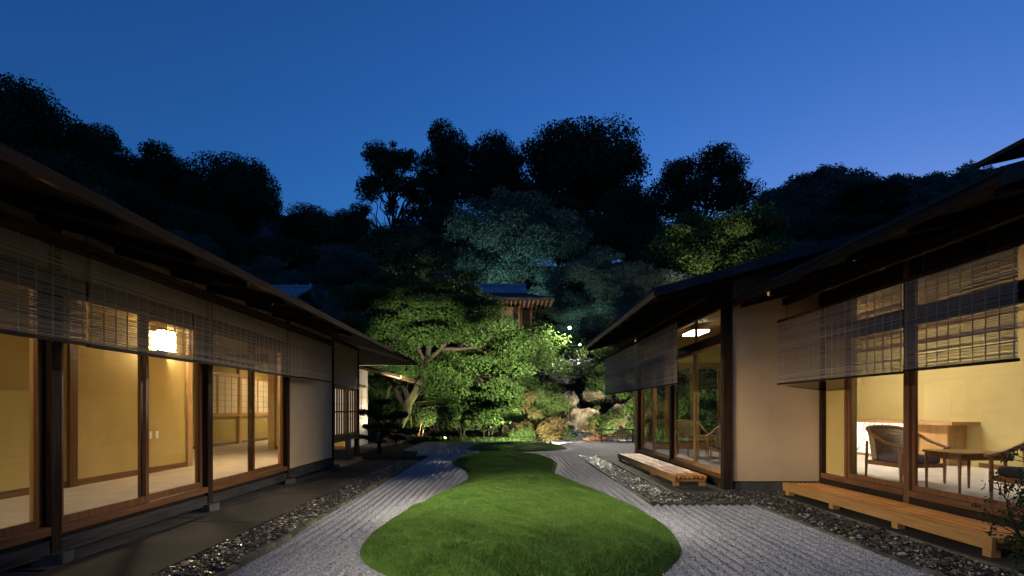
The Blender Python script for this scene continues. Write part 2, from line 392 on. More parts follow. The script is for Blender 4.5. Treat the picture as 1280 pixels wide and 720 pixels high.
def mound_h(P, d, top):
    return top * (1 - np.exp(-d / .38)) + .02 * np.sin(P[:, 0] * 4.1 + 1) * np.sin(P[:, 1] * 2.7) * np.clip(d / .5, 0, 1)
def island(pts, top, step, dens, seed):
    poly = spline(pts)
    gx = np.arange(poly[:, 0].min() - step, poly[:, 0].max() + 2 * step, step); gy = np.arange(poly[:, 1].min() - step, poly[:, 1].max() + 2 * step, step)
    A, B = np.meshgrid(gx, gy); P = np.stack([A.ravel(), B.ravel()], 1)
    ins, d, near = inside_dist(P, poly)
    h = mound_h(P, d, top)
    Q = np.where(ins[:, None], P, near); z = np.where(ins, h, 0) + .004
    n1, n2 = len(gx), len(gy)
    k = (np.arange(n2 - 1)[:, None] * n1 + np.arange(n1 - 1)[None]).ravel()
    F = np.stack([k, k + 1, k + n1 + 1, k + n1], 1)
    F = F[ins[F].any(1)]
    used, inv = np.unique(F, return_inverse=True)
    V = np.column_stack([Q, z])[used]
    part('grass_mound', np_mesh('grass_mound', V, inv.reshape(F.shape), True), 'turf', kind='structure')
    # blades
    r = np.random.default_rng(seed)
    lo, hi = poly.min(0), poly.max(0)
    N = int(dens * np.prod(hi - lo))
    P = r.uniform(lo, hi, (N, 2))
    if N > 60000:   # more blades where they show large
        keep = r.uniform(0, 1, N) < np.clip(8.5 / P[:, 1], .32, 1) ** 1.2
        P = P[keep]
    ins, d, _ = inside_dist(P, poly); P = P[ins]; d = d[ins]; N = len(P)
    z = mound_h(P, d, top)
    far = np.clip(P[:, 1] / 8, 1, 2.4)
    # tufts: neighbouring blades lean and grow alike
    f1 = np.sin(P[:, 0] * 7.3 + 2 * np.sin(P[:, 1] * 3.1)) + np.sin(P[:, 1] * 5.7 + 1.7 * np.sin(P[:, 0] * 4.3)) + .8 * np.sin(P[:, 0] * 19 + P[:, 1] * 13)
    L = (.030 + .007 * f1) * r.uniform(.6, 1.3, N)
    edge = np.clip(d / .14, .25, 1)
    L = np.clip(L, .013, .06) * edge
    a = r.uniform(0, 2 * np.pi, N); lean = r.uniform(.15, .7, N) * edge
    dirx = np.cos(a) * lean + .25 * edge * np.sin(f1 * 2.3); diry = np.sin(a) * lean + .25 * edge * np.cos(f1 * 1.9)
    wv = np.stack([-np.sin(a), np.cos(a), np.zeros(N)], 1) * (.0026 * far * r.uniform(.7, 1.3, N))[:, None]
    base = np.column_stack([P, z]); mid = base + np.column_stack([dirx * L * .35, diry * L * .35, L * .62])
    tip = base + np.column_stack([dirx * L, diry * L, L])
    V = np.stack([base - wv, base + wv, mid + wv * .7, tip, mid - wv * .7], 1).reshape(-1, 3)
    o = np.arange(N) * 5
    F = np.stack([o, o + 1, o + 2, o + 3, o + 4], 1)
    part('grass', np_mesh('grass', V, F), 'blade', kind='stuff')
island(NEAR_PTS, .21, .05, 8200, 11)
island(FAR_PTS, .18, .08, 1500, 12)

# pebble drip strips, edging, aprons, paths -----------------------------------
def fill(rects, per):
    out = []
    for x0, x1, y0, y1 in rects:
        n = int((x1 - x0) * (y1 - y0) * per)
        p = np.column_stack([rng.uniform(x0, x1, n), rng.uniform(y0, y1, n), rng.uniform(.0, .035, n)]); out.append(p)
    return np.concatenate(out)
LEFT_STRIP = [(-2.92, -2.43, 2.6, 15.5)]
RIGHT_STRIP = [(2.15, 2.66, 9.42, 17.2), (2.15, 3.62, 8.48, 9.42), (3.62, 4.25, 2.8, 9.72), (4.25, 5.36, 9.2, 9.72)]
for rects, sd in ((LEFT_STRIP, 3), (RIGHT_STRIP, 4)):
    P = fill(rects, 2300)
    for x0, x1, y0, y1 in rects:
        pass
    V, F = stones(0, P, .036, .35, sd)
    part('pebbles', np_mesh('pebbles', V, F, False), 'pebble', kind='stuff')
    mb = MB()
    for k, (x0, x1, y0, y1) in enumerate(rects): mb.box(x0 - .004, x1 + .004, y0 - .004 * k, y1 + .004 * k, -.02, .006 + .0005 * k)
    part('pebble_bed', mb, 'soil', kind='structure')
V, F = stones(0, np.column_stack([(q := np.column_stack([rng.uniform(-2.35, 3.55, 34000), 3.6 + 4.8 * rng.uniform(0, 1, 34000) ** 1.35])), ridge_height(q[:, 0], q[:, 1]) + .003]), .0105, .55, 9)
part('gravel_chips', np_mesh('gravel_chips', V, F), 'grit', kind='stuff')

def edging(label, runs):
    r = thing('garden_edging', label, 'edging', (runs[0][0], runs[0][1], 0), 'edging of the pebble strips')
    mes = {}
    for x0, y0, x1, y1 in runs:
        L = math.hypot(x1 - x0, y1 - y0); n = max(1, round(L / .42)); s = L / n
        key = round(s, 3)
        if key not in mes:
            v = MB(); hw = .024
            rr = random.Random(key)
            P = []
            for t, zz in ((-.5, 0), (-.47, 1), (0, 1), (.47, 1), (.5, 0)):
                P.append((t * (s - .008), (.036) + (.006 * rr.uniform(-1, 1) if zz else -.012)))
            for side in (-1, 1):
                for px_, pz in P: v.v.append((px_, side * hw, pz))
                for px_, pz in P: v.v.append((px_, side * hw, -.02))
            for i in range(4):
                v.f += [(i, i + 1, 6 + i, 5 + i)[::-1], (10 + i, 11 + i, 16 + i, 15 + i), (i, i + 1, 11 + i, 10 + i)]
            v.f += [(0, 10, 15, 5), (4, 9, 19, 14)]
            mes[key] = v.mesh('edging_tile')
        a = math.atan2(y1 - y0, x1 - x0)
        for k in range(n):
            t = (k + .5) / n
            o = piece('edging_tile', mes[key], 'edging', r, (x0 + (x1 - x0) * t + random.uniform(-.006, .006), y0 + (y1 - y0) * t, random.uniform(-.006, .006)), a + random.uniform(-.012, .012))
edging('long mossy tile edging between the left pebble strip and the raked gravel', [(-2.40, 2.6, -2.40, 15.5), (-2.43, 15.53, -2.92, 15.53)])
edging('stepped mossy tile edging around the pebble strip of the right wings', [(2.12, 8.48, 2.12, 17.2), (2.12, 8.45, 3.57, 8.45), (3.59, 2.8, 3.59, 8.42), (2.15, 17.23, 2.66, 17.23)])

# left walk: slabs between the strip and the house
walk = part('walk', MB().box(-4.95, -2.95, 2.0, 18.5, -.02, .012), 'soil', kind='structure')
for k, (y0, y1) in enumerate(((2.2, 4.6), (4.63, 7.0), (7.03, 9.4), (9.43, 11.8), (11.83, 13.6), (13.63, 15.5))):
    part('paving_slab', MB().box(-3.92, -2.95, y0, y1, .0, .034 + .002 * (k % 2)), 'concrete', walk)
    part('paving_slab', MB().box(-4.9, -3.95, y0 + .3, y1 + .27, .0, .028 + .002 * (k % 2)), 'found', walk)
part('path', MB().box(-7.5, -4.6, 15.8, 24.5, -.02, .03), 'found', kind='structure')
part('moss_bed', MB().prism([(-4.45, 16.3), (-2.65, 16.4), (-2.9, 18.6), (-3.7, 19.2), (-4.5, 19.2)], -.02, .045), 'moss', kind='structure')
for (x0, x1, y0, y1) in ((2.70, 3.76, 9.45, 17.3), (4.28, 5.40, 4.9, 9.18)):
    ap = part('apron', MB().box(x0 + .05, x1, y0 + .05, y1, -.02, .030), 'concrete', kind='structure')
    part('apron_edge', MB().box(x0, x0 + .048, y0, y1, -.02, .038), 'edging', ap)
    part('apron_edge', MB().box(x0 + .05, x1, y0, y0 + .048, -.02, .038), 'edging', ap)

# ------------------------------------------------------------------ house pieces
def door(parent, xf, y0, y1, z0, z1, th=.035, st=.055, m='frame', axis='y', name='sliding_door', bot=.07, top=.05):
    """a framed glass panel in the plane x = xf (or y = xf): frame with its pane as sub-part"""
    def b(mb, a0, a1, c0, c1, t=th):
        if axis == 'y': mb.box(xf - t / 2, xf + t / 2, a0, a1, c0, c1)
        else: mb.box(a0, a1, xf - t / 2, xf + t / 2, c0, c1)
        return mb
    f = MB()
    b(f, y0, y0 + st, z0, z1); b(f, y1 - st, y1, z0, z1)
    b(f, y0 + st, y1 - st, z0, z0 + bot, th - .004); b(f, y0 + st, y1 - st, z1 - top, z1, th - .004)
    fr = part(name, f, m, parent)
    part('pane', b(MB(), y0 + st, y1 - st, z0 + bot, z1 - top, .006), 'glass', fr)
    return fr

def shoji(parent, xf, y0, y1, z0, z1, rows, cols, axis='y', paper='paper', m='palew', fw=.04):
    def b(mb, a0, a1, c0, c1, t0, t1):
        if axis == 'y': mb.box(xf + t0, xf + t1, a0, a1, c0, c1)
        else: mb.box(a0, a1, xf + t0, xf + t1, c0, c1)
        return mb
    f = MB()
    b(f, y0, y0 + fw, z0, z1, -.015, .015); b(f, y1 - fw, y1, z0, z1, -.015, .015)
    b(f, y0 + fw, y1 - fw, z0, z0 + fw, -.013, .013); b(f, y0 + fw, y1 - fw, z1 - fw, z1, -.013, .013)
    s = part('shoji_window', f, m, parent)
    part('paper', b(MB(), y0 + fw, y1 - fw, z0 + fw, z1 - fw, -.003, .003), paper, s)
    for i in range(1, rows):
        z = z0 + fw + (z1 - z0 - 2 * fw) * i / rows
        part('muntin', b(MB(), y0 + fw, y1 - fw, z - .006, z + .006, .004, .012), m, s)
    for i in range(1, cols):
        y = y0 + fw + (y1 - y0 - 2 * fw) * i / cols
        part('muntin', b(MB(), y - .006, y + .006, z0 + fw, z1 - fw, .0045, .0135), m, s)
    return s

def rafter_set(roof, m, x_eave, x_in, zf, ys, wd=.06, dp=.095):
    """rafters across the eave, following the roof slope; zf(x) is the underside of the boarding"""
    me = None
    for y in ys:
        if me is None:
            q = MB()
            P = [(x_eave, zf(x_eave) - .003), (x_in, zf(x_in) - .003), (x_in, zf(x_in) - dp), (x_eave, zf(x_eave) - dp * .8)]
            q.v = [(a, -wd / 2, b) for a, b in P] + [(a, wd / 2, b) for a, b in P]
            q.f = [(0, 1, 2, 3), (7, 6, 5, 4)] + [(i, 4 + i, 4 + (i + 1) % 4, (i + 1) % 4) for i in range(4)]
            me = q.mesh('rafter')
        piece('rafter', me, m, roof, (0, y, 0))

# ================================================================== LEFT HOUSE
LH = thing('garden_house', 'long low house on the left with glazed rooms, ochre walls and a deep dark eave', 'house', (-6, 9, 0))
FL = .36
def lroof(x): return 2.74 + .27 * (-2.65 - x)
# floors and inner walls
bx('floor', 'carpet', LH, -8.3, -4.22, .5, 13.40, FL - .08, FL)
bx('floor', 'carpet', LH, -8.3, -4.95, 13.40, 15.1, FL - .08, FL)
bx('floor', 'carpet', LH, -8.3, -6.2, 15.1, 20.4, FL - .08, FL)
bx('ceiling', 'ceil', LH, -8.3, -4.25, .5, 20.4, 2.94, 2.98)
bx('wall', 'ochre', LH, -6.0, -5.86, .4, 10.50, FL, 2.94)
bx('wall', 'olive', LH, -8.4, -8.25, 10.3, 20.4, FL, 2.94)
bx('wall', 'ochre', LH, -8.25, -6.0, 10.35, 10.5, FL, 2.94)
bx('wall', 'ochre', LH, -6.05, -4.25, 15.1, 15.2, FL, 2.94)
bx('wall', 'ochre', LH, -8.3, -6.05, 20.3, 20.45, FL, 2.94)
bx('wall', 'ochre', LH, -6.12, -6.05, 15.25, 20.3, FL, 2.94)
bx('wall', 'ochre', LH, -8.3, -4.25, .3, .4, FL, 2.94)
bx('baseboard', 'framey', LH, -5.86, -5.845, .4, 7.67, FL, FL + .09)
bx('baseboard', 'framey', LH, -5.86, -5.845, 7.81, 10.50, FL, FL + .09)
bx('baseboard', 'framey', LH, -8.25, -8.235, 10.5, 20.3, FL, FL + .08)
bx('baseboard', 'framex', LH, -6.05, -4.25, 15.085, 15.1, FL, FL + .08)
bx('inner_post', 'frame', LH, -5.95, -5.82, 7.67, 7.81, FL, 2.94)
bx('inner_post', 'palew', LH, -6.0, -5.82, 10.51, 10.66, FL, 2.94)
bx('inner_post', 'palew', LH, -6.22, -6.07, 14.98, 15.24, FL, 2.94)
bx('inner_post', 'palew', LH, -8.25, -8.16, 17.56, 17.70, FL, 2.94)
bx('head_rail', 'palewy', LH, -8.25, -8.17, 10.5, 17.56, 2.40, 2.47)
bx('head_rail', 'palewy', LH, -8.25, -8.17, 17.70, 20.3, 2.40, 2.47)
bx('sill_rail', 'palewy', LH, -8.25, -8.17, 15.2, 17.56, 1.20, 1.26)
bx('sill_rail', 'palewy', LH, -8.25, -8.17, 17.70, 20.3, 1.20, 1.26)
for (a, b_, c_) in ((15.3, 16.28, 2), (16.3, 17.54, 3), (17.72, 18.9, 3), (18.92, 20.2, 3)):
    shoji(LH, -8.20, a, b_, 1.265, 2.395, 6, c_)
for k in range(3):
    piece('wall_switch', MB().box(-.006, .006, -.035, .035, -.06, .06).mesh('wall_switch') if k == 0 else bpy.data.meshes['wall_switch'], 'switch', LH, (-5.852, 9.28 + k * .17, .98))
# posts and stones
YP = (2.47, 5.17, 7.85, 10.66, 13.40, 15.70)
pm = MB().box(-.058, .058, -.058, .058, 0, 3.02).mesh('post')
sm = MB().prism([(-.15, -.12), (.02, -.17), (.16, -.1), (.15, .12), (-.02, .17), (-.16, .1)], 0, .09).mesh('base_stone')
for y in YP:
    piece('post', pm, 'post', LH, (-4.10, y, .09))
    piece('base_stone', sm, 'found', LH, (-4.10, y, .035), y)
for y0, y1 in zip(YP[:4], YP[1:5]):
    bx('foundation_beam', 'grey_wood', LH, -4.17, -4.055, y0 + .06, y1 - .06, .10, .235)
    bx('floor_edge', 'beam', LH, -4.22, -4.10, y0 + .06, y1 - .06, .24, FL - .082)
bx('foundation_wall', 'found', LH, -4.6, -4.45, .5, 13.3, -.02, .30)
for i in range(3):
    y0, y1 = YP[i] + .058, YP[i + 1] - .058
    mid = (y0 + y1) / 2
    bx('sill', 'framey', LH, -4.20, -4.045, y0, y1, FL - .08, FL - .005)
    bx('lintel', 'beam', LH, -4.19, -4.05, y0, y1, 2.50, 2.64)
    bx('wall', 'beige', LH, -4.15, -4.07, y0, y1, 2.64, 3.08)
    door(LH, -4.085, y0, mid + .03, FL - .005, 2.5)
    door(LH, -4.14, mid - .03, y1, FL - .005, 2.5)
    bx('jamb', 'palew', LH, -4.20, -4.165, y1 - .05, y1, FL, 2.5)
# gable panel and lattice bay
bx('wall', 'beige', LH, -4.14, -4.06, 10.72, 13.34, .30, 3.08, label='plain beige plaster panel beside the glazed room')
bx('mud_sill', 'grey_wood', LH, -4.16, -4.05, 10.72, 13.34, .14, .295)
bx('wall', 'beige', LH, -4.14, -4.06, 13.46, 15.64, 2.0, 3.0)
bx('wall', 'beige', LH, -6.0, -4.06, 15.66, 15.74, .64, 3.0)
bx('lintel', 'beam', LH, -4.17, -4.045, 10.72, 13.34, 3.0, 3.12) if False else None
LT = thing('lattice_bay', 'projecting lattice window bay with glowing paper panes beside the beige panel', 'window', (-4.1, 14.5, .6))
shoji(LT, -4.13, 13.47, 14.54, .76, 1.94, 3, 2, paper=emit('glow_shoji_paper', (1, .86, .62), .13))  # paper emits by itself, in place of a lamp inside the bay
shoji(LT, -4.13, 14.56, 15.63, .76, 1.94, 3, 2, paper=bpy.data.materials['glow_shoji_paper'])
bx('frame', 'framey', LT, -4.15, -4.03, 13.46, 15.64, .62, .755)
bx('frame', 'framey', LT, -4.15, -4.03, 13.46, 15.64, 1.945, 1.998)
bx('cross_rail', 'framey', LT, -4.075, -4.045, 13.46, 15.64, 1.33, 1.365)
bar = MB().box(-.017, .017, -.024, .024, .757, 1.943).mesh('lattice_bar')
for k in range(11):
    y = 13.56 + k * .198
    if k == 5:
        bx('centre_stile', 'frame', LT, -4.10, -4.035, y - .05, y + .05, .757, 1.943); continue
    piece('lattice_bar', bar, 'frame', LT, (-4.07 + .0 * k, y, 0))
bx('wall', 'ochre', LH, -4.95, -4.90, 13.42, 15.1, .37, 2.94)  # unseen wall added to stop room light leaking under the bay
# roof with hipped far end
RF = part('roof', MB().add([(-2.65, -.5, 2.74), (-2.65, 16.9, 2.74), (-7.0, 12.55, 3.9145), (-7.0, -.5, 3.9145), (-11.35, 16.9, 2.74), (-11.35, -.5, 2.74),
                            (-2.65, -.5, 2.775), (-2.65, 16.9, 2.775), (-7.0, 12.55, 3.955), (-7.0, -.5, 3.955), (-11.35, 16.9, 2.775), (-11.35, -.5, 2.775)],
                           [(0, 1, 2, 3), (1, 4, 2), (3, 2, 4, 5), (9, 8, 7, 6), (8, 10, 7), (11, 10, 8, 9), (0, 6, 7, 1), (1, 7, 10, 4), (4, 10, 11, 5), (0, 3, 9, 6), (3, 5, 11, 9)]), 'roof', LH)
rafter_set(RF, 'beamx', -2.70, -4.3, lambda x: lroof(x) - .012, [.0 + 1.0 * k for k in range(11)])
bx('fascia', 'fascia', RF, -2.648, -2.615, -.5, 10.14, 2.70, 2.780)
bx('fascia', 'fascia', RF, -2.648, -2.615, 10.145, 16.93, 2.712, 2.778)
bx('fascia', 'fascia', RF, -8, -2.65, 16.905, 16.93, 2.712, 2.778)
part('boarding', MB().slab([(-2.66, -.5, lroof(-2.66) - .004), (-2.66, 10.1, lroof(-2.66) - .004), (-4.4, 10.1, lroof(-4.4) - .004), (-4.4, -.5, lroof(-4.4) - .004)], .008), 'beam', RF)
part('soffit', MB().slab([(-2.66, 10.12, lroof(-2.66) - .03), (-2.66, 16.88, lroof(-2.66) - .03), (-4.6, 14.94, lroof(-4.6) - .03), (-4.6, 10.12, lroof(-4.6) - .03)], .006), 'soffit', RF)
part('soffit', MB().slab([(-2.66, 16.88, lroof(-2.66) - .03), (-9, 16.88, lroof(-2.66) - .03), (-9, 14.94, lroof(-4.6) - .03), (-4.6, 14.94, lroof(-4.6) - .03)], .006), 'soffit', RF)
bx('wall_plate', 'beam', LH, -4.20, -4.03, .5, 15.76, 3.08, 3.17)
bx('hanging_rail', 'fascia', LH, -3.74, -3.67, .5, 12.1, 2.80, 2.85)
me = MB().box(-.004, .004, -.004, .004, 0, .24).mesh('rail_hanger')
for y in (1.6, 3.3, 5.06, 6.78, 8.54, 10.3, 12.0): piece('rail_hanger', me, 'wire', LH, (-3.70, y, 2.85))

# ================================================================== reed blinds
def blind(label, x, y0, y1, z0, z1, seed, hang=None, dens=1.0):
    r = np.random.default_rng(seed)
    T = thing('reed_blind', label, 'blind', (x, (y0 + y1) / 2, z0), 'reed blinds under the eaves')
    n = int((z1 - z0 - .05) / .0104)
    z = z0 + .035 + np.arange(n) * .0104 + r.normal(0, .0017, n)
    rad = r.uniform(.0027, .0046, n) * dens
    seg = 5
    ys_ = np.linspace(0, 1, seg)
    V = []; F = []
    S = 5
    for i in range(n):
        a = y0 + r.uniform(-.008, .008); b_ = y1 + r.uniform(-.008, .008)
        wob = np.cumsum(r.normal(0, .0009, seg)); wx = r.normal(0, .0012)
        for k in range(seg):
            for j in range(4):
                t = j * math.pi / 2
                V.append((wx + math.cos(t) * rad[i], a + (b_ - a) * ys_[k] - (y0 + y1) / 2, z[i] + wob[k] - z0 + math.sin(t) * rad[i]))
        o = i * seg * 4
        for k in range(seg - 1):
            for j in range(4):
                F.append((o + k * 4 + j, o + k * 4 + (j + 1) % 4, o + (k + 1) * 4 + (j + 1) % 4, o + (k + 1) * 4 + j))
    o = part('slats', np_mesh('slats', V, F), 'reed', T, kind='stuff')
    nc = max(4, round((y1 - y0) / .155))
    cm = MB().box(-.0050, .0050, -.0020, .0020, .0, z1 - z0).mesh('cord')
    for k in range(nc):
        piece('cord', cm, 'cord', T, (x, y0 + .035 + (y1 - y0 - .07) * k / (nc - 1), z0 - .008))
    bx('bottom_bar', 'beam', T, x - .014, x + .014, y0 - .01, y1 + .01, z0, z0 + .028)
    bx('head_rail', 'fascia', T, x - .016, x + .016, y0 - .01, y1 + .01, z1 - .04, z1)
    if hang:
        hm = MB().box(-.003, .003, -.003, .003, 0, hang).mesh('hanger')
        for y in (y0 + .3, y1 - .3): piece('hanger', hm, 'wire', T, (x, y, z1))
for k, (a, b_, lab) in enumerate(((1.55, 3.29, 'reed blind on the left eave that runs out of the picture at the near corner'),
                                  (3.32, 5.06, 'left reed blind nearest the camera with pale cords, before the first dark post'),
                                  (5.09, 6.77, 'left reed blind between the first dark post and the door mullion'),
                                  (6.80, 8.53, 'left reed blind through which the glowing wall lamp shows'),
                                  (8.56, 10.28, 'left reed blind in front of the far glazed bay with the shoji room behind'),
                                  (10.31, 12.05, 'left reed blind hanging partly over the beige plaster panel'))):
    blind(lab, -3.70, a, b_, 1.955 + (-.006, .004, -.003, .006, -.004, 0.01)[k], 2.78, 20 + k, dens=1.12)
    for j in range(0): pass

# ================================================================== RIGHT: far wing
RW = thing('tea_wing', 'far right glazed wing with slanting eave, corner posts and deck in front', 'house', (4.9, 13, 0))
FR = .28
def rroof(x): return 3.235 + .27 * (x - 2.35)
bx('floor', 'carpet_pale', RW, 3.86, 6.05, 10.0, 16.36, FR - .07, FR)
bx('wall', 'ochre', RW, 6.06, 6.16, 10.25, 16.5, FR, 4.1)
bx('wall', 'ochre', RW, 3.86, 5.36, 10.02, 10.08, FR, 3.6)
part('ceiling', MB().slab([(3.84, 9.99, 3.34), (6.06, 9.99, 3.62), (6.06, 16.4, 3.62), (3.84, 16.4, 3.34)], .02), 'ceil', RW)
# front-facing plaster wall
part('wall', MB().add([(3.845, 9.90, .17), (5.36, 9.90, .17), (5.36, 9.90, 4.02), (3.845, 9.90, 3.62), (3.845, 10.0, .17), (5.36, 10.0, .17), (5.36, 10.0, 4.02), (3.845, 10.0, 3.62)],
                      [(0, 1, 2, 3), (7, 6, 5, 4), (0, 4, 5, 1), (1, 5, 6, 2), (2, 6, 7, 3), (3, 7, 4, 0)]), 'beige', RW, label='plain beige plaster wall facing the garden path')
bx('foundation_wall', 'found', RW, 3.86, 5.40, 9.93, 10.0, -.02, .165)
bx('foundation_wall', 'found', RW, 3.84, 3.95, 10.0, 16.4, -.02, .16)
YR = (9.93, 13.15, 16.40)
for i, y in enumerate(YR):
    ww = .075 if i == 0 else .06
    part('post', MB().box(3.78 - ww, 3.78 + ww, y - ww, y + ww, .03, rroof(3.78) - .03), 'post', RW)
    bx('base_stone', 'found', RW, 3.66, 3.9, y - .13, y + .13, -.01, .029)
for i in range(2):
    y0, y1 = YR[i] + .075, YR[i + 1] - .061
    mid = (y0 + y1) / 2
    bx('sill', 'framey', RW, 3.72, 3.85, y0, y1, FR - .08, FR - .005)
    bx('sill_board', 'beam', RW, 3.735, 3.84, y0, y1, .09, FR - .082)
    door(RW, 3.76, y0, mid + .035, FR - .005, 2.56, m='chairp', st=.06)
    door(RW, 3.81, mid - .035, y1, FR - .005, 2.56, m='chairp', st=.06)
    bx('lintel', 'beam', RW, 3.715, 3.845, y0, y1, 2.56, 2.72)
    for a, b_ in ((y0, mid), (mid + .002, y1)):
        door(RW, 3.79, a, b_, 2.72, 3.20, m='chairp', st=.045, name='transom_window', bot=.03, top=.03)
    bx('lintel', 'beam', RW, 3.725, 3.835, y0, y1, 3.20, rroof(3.78) - .11)
# end wall with garden windows
bx('head_beam', 'chairw', RW, 3.84, 6.06, 16.36, 16.46, 2.62, 2.74)
bx('wall', 'ochre', RW, 3.84, 6.06, 16.37, 16.45, 2.74, 3.66)
bx('sill_board', 'chairp', RW, 3.84, 6.06, 16.36, 16.46, FR - .06, FR + .14)
for a, b_ in ((3.845, 4.56), (4.565, 5.28), (5.285, 6.055)):
    door(RW, 16.41, a, b_, FR + .14, 2.62, m='chairw', axis='x', st=.06, name='garden_window')
RP = bx('eave_post', 'chairp', RW, 3.79, 3.89, 17.05, 17.15, .02, rroof(3.84) - .03)
# roof: single slope rising away from the garden
def shed(parent, x0, x1, y0, y1, zf, th=.09):
    return part('roof', MB().slab([(x0, y0, zf(x0) + th), (x1, y0, zf(x1) + th), (x1, y1, zf(x1) + th), (x0, y1, zf(x0) + th)], th - .006), 'roof', parent)
R1 = shed(RW, 2.35, 8.4, 9.1, 17.3, rroof)
rafter_set(R1, 'beamx', 2.41, 5.5, lambda x: rroof(x) - .008, [9.25 + 1.0 * k for k in range(9)], wd=.07, dp=.12)
part('boarding', MB().slab([(2.36, 9.12, rroof(2.36) + .0), (8.3, 9.12, rroof(8.3) + .0), (8.3, 17.28, rroof(8.3) + .0), (2.36, 17.28, rroof(2.36) + .0)], .012), 'beamx', R1)
bx('fascia', 'palewy', R1, 2.318, 2.348, 9.1, 17.3, rroof(2.35) - .045, rroof(2.35) + .045)
bx('gutter_edge', 'roof', R1, 2.30, 2.348, 9.08, 17.32, rroof(2.35) + .047, rroof(2.35) + .088)
part('verge', MB().slab([(2.32, 9.06, rroof(2.32) + .095), (8.4, 9.06, rroof(8.4) + .095), (8.4, 9.098, rroof(8.4) + .095), (2.32, 9.098, rroof(2.32) + .095)], .14), 'roof', R1)
bx('purlin', 'beam', R1, 3.20, 3.29, 9.4, 17.2, rroof(3.2) - .245, rroof(3.2) - .135)
for k, (a, b_, lab) in enumerate(((10.5, 13.1, 'reed blind of the far right wing beside the tall transom windows'),
                                  (13.14, 15.7, 'middle reed blind of the far right wing over the deck'),
                                  (15.74, 18.3, 'reed blind at the far end of the right wing with rocks behind'))):
    blind(lab, 3.10, a, b_, 1.86, 3.03, 40 + k, hang=.30)

# ================================================================== RIGHT: near wing
NW = thing('garden_wing', 'near right glazed wing with lounge chairs inside and a wide dark eave', 'house', (7, 7, 0))
FN = .30
def nroof(x): return 3.21 + .27 * (x - 3.9)
bx('floor', 'carpet_pale', NW, 5.50, 9.0, 1.5, 14.6, FN - .07, FN)
bx('wall', 'cream', NW, 9.0, 9.12, 1.5, 14.7, FN, 3.5)
bx('wall', 'cream', NW, 6.17, 9.0, 14.6, 14.7, FN, 3.5)
bx('wall', 'cream', NW, 5.36, 9.0, 1.4, 1.5, FN, 3.5)
bx('ceiling', 'ceil', NW, 5.50, 9.0, 1.5, 14.6, 3.38, 3.42)
bx('wall', 'ochre', NW, 5.50, 5.60, 9.22, 10.24, FN, 3.39, label='narrow ochre door panel beside the corner post')
bx('baseboard', 'framey', NW, 8.985, 9.0, 1.5, 10.98, FN, FN + .09)
bx('picture_rail', 'framey', NW, 8.96, 9.0, 1.5, 14.6, 2.84, 2.93)
bx('picture_rail', 'framey', NW, 8.93, 8.999, 1.5, 14.6, 3.14, 3.20)
bx('picture_rail', 'framex', NW, 6.17, 8.95, 14.56, 14.6, 2.84, 2.93)
YN = (9.88, 7.74, 5.50, 3.30)
for y in YN:
    bx('post', 'post' if y > 9 else 'frame', NW, 5.36, 5.48, y - .055, y + .055, .03, nroof(5.42) - .04)
for i in range(3):
    y1, y0 = YN[i] - .056, YN[i + 1] + .056
    bx('sill', 'framey', NW, 5.35, 5.49, y0, y1, FN - .06, FN + .02)
    bx('sill_board', 'beam', NW, 5.37, 5.47, y0, y1, .08, FN - .062)
    bx('lintel', 'beam', NW, 5.355, 5.485, y0, y1, 2.57, 2.735)
    if i == 0:
        bx('jamb', 'frame', NW, 5.38, 5.47, 9.14, 9.20, FN + .02, 2.57)
        door(NW, 5.42, y0, 9.14, FN + .02, 2.57, st=.05)
        bx('wall', 'ochre', NW, 5.44, 5.48, 9.2, y1, FN + .02, 2.57)
    else:
        door(NW, 5.42, y0, y1, FN + .02, 2.57, st=.05)
    door(NW, 5.42, y0, y1, 2.735, 3.16, st=.04, name='transom_window', bot=.03, top=.03)
    bx('lintel', 'beam', NW, 5.36, 5.48, y0, y1, 3.16, nroof(5.42) - .02)
bx('foundation_wall', 'found', NW, 5.5, 5.6, 1.5, 9.8, -.02, .23)
R2 = shed(NW, 3.9, 10.2, 4.5, 9.87, nroof)
rafter_set(R2, 'beamx', 3.96, 6.6, lambda x: nroof(x) - .008, [4.65 + 1.02 * k for k in range(6)], wd=.07, dp=.12)
part('boarding', MB().slab([(3.91, 4.52, nroof(3.91)), (10.1, 4.52, nroof(10.1)), (10.1, 9.85, nroof(10.1)), (3.91, 9.85, nroof(3.91))], .012), 'beamx', R2)
bx('fascia', 'fascia', R2, 3.868, 3.898, 4.5, 9.88, nroof(3.9) - .05, nroof(3.9) + .045)
bx('gutter_edge', 'roof', R2, 3.85, 3.898, 4.48, 9.88, nroof(3.9) + .047, nroof(3.9) + .088)
part('verge', MB().slab([(3.86, 4.46, nroof(3.86) + .095), (10.2, 4.46, nroof(10.2) + .095), (10.2, 4.498, nroof(10.2) + .095), (3.86, 4.498, nroof(3.86) + .095)], .14), 'roof', R2)
bx('purlin', 'beam', R2, 4.70, 4.79, 4.6, 9.84, nroof(4.7) - .245, nroof(4.7) - .135)
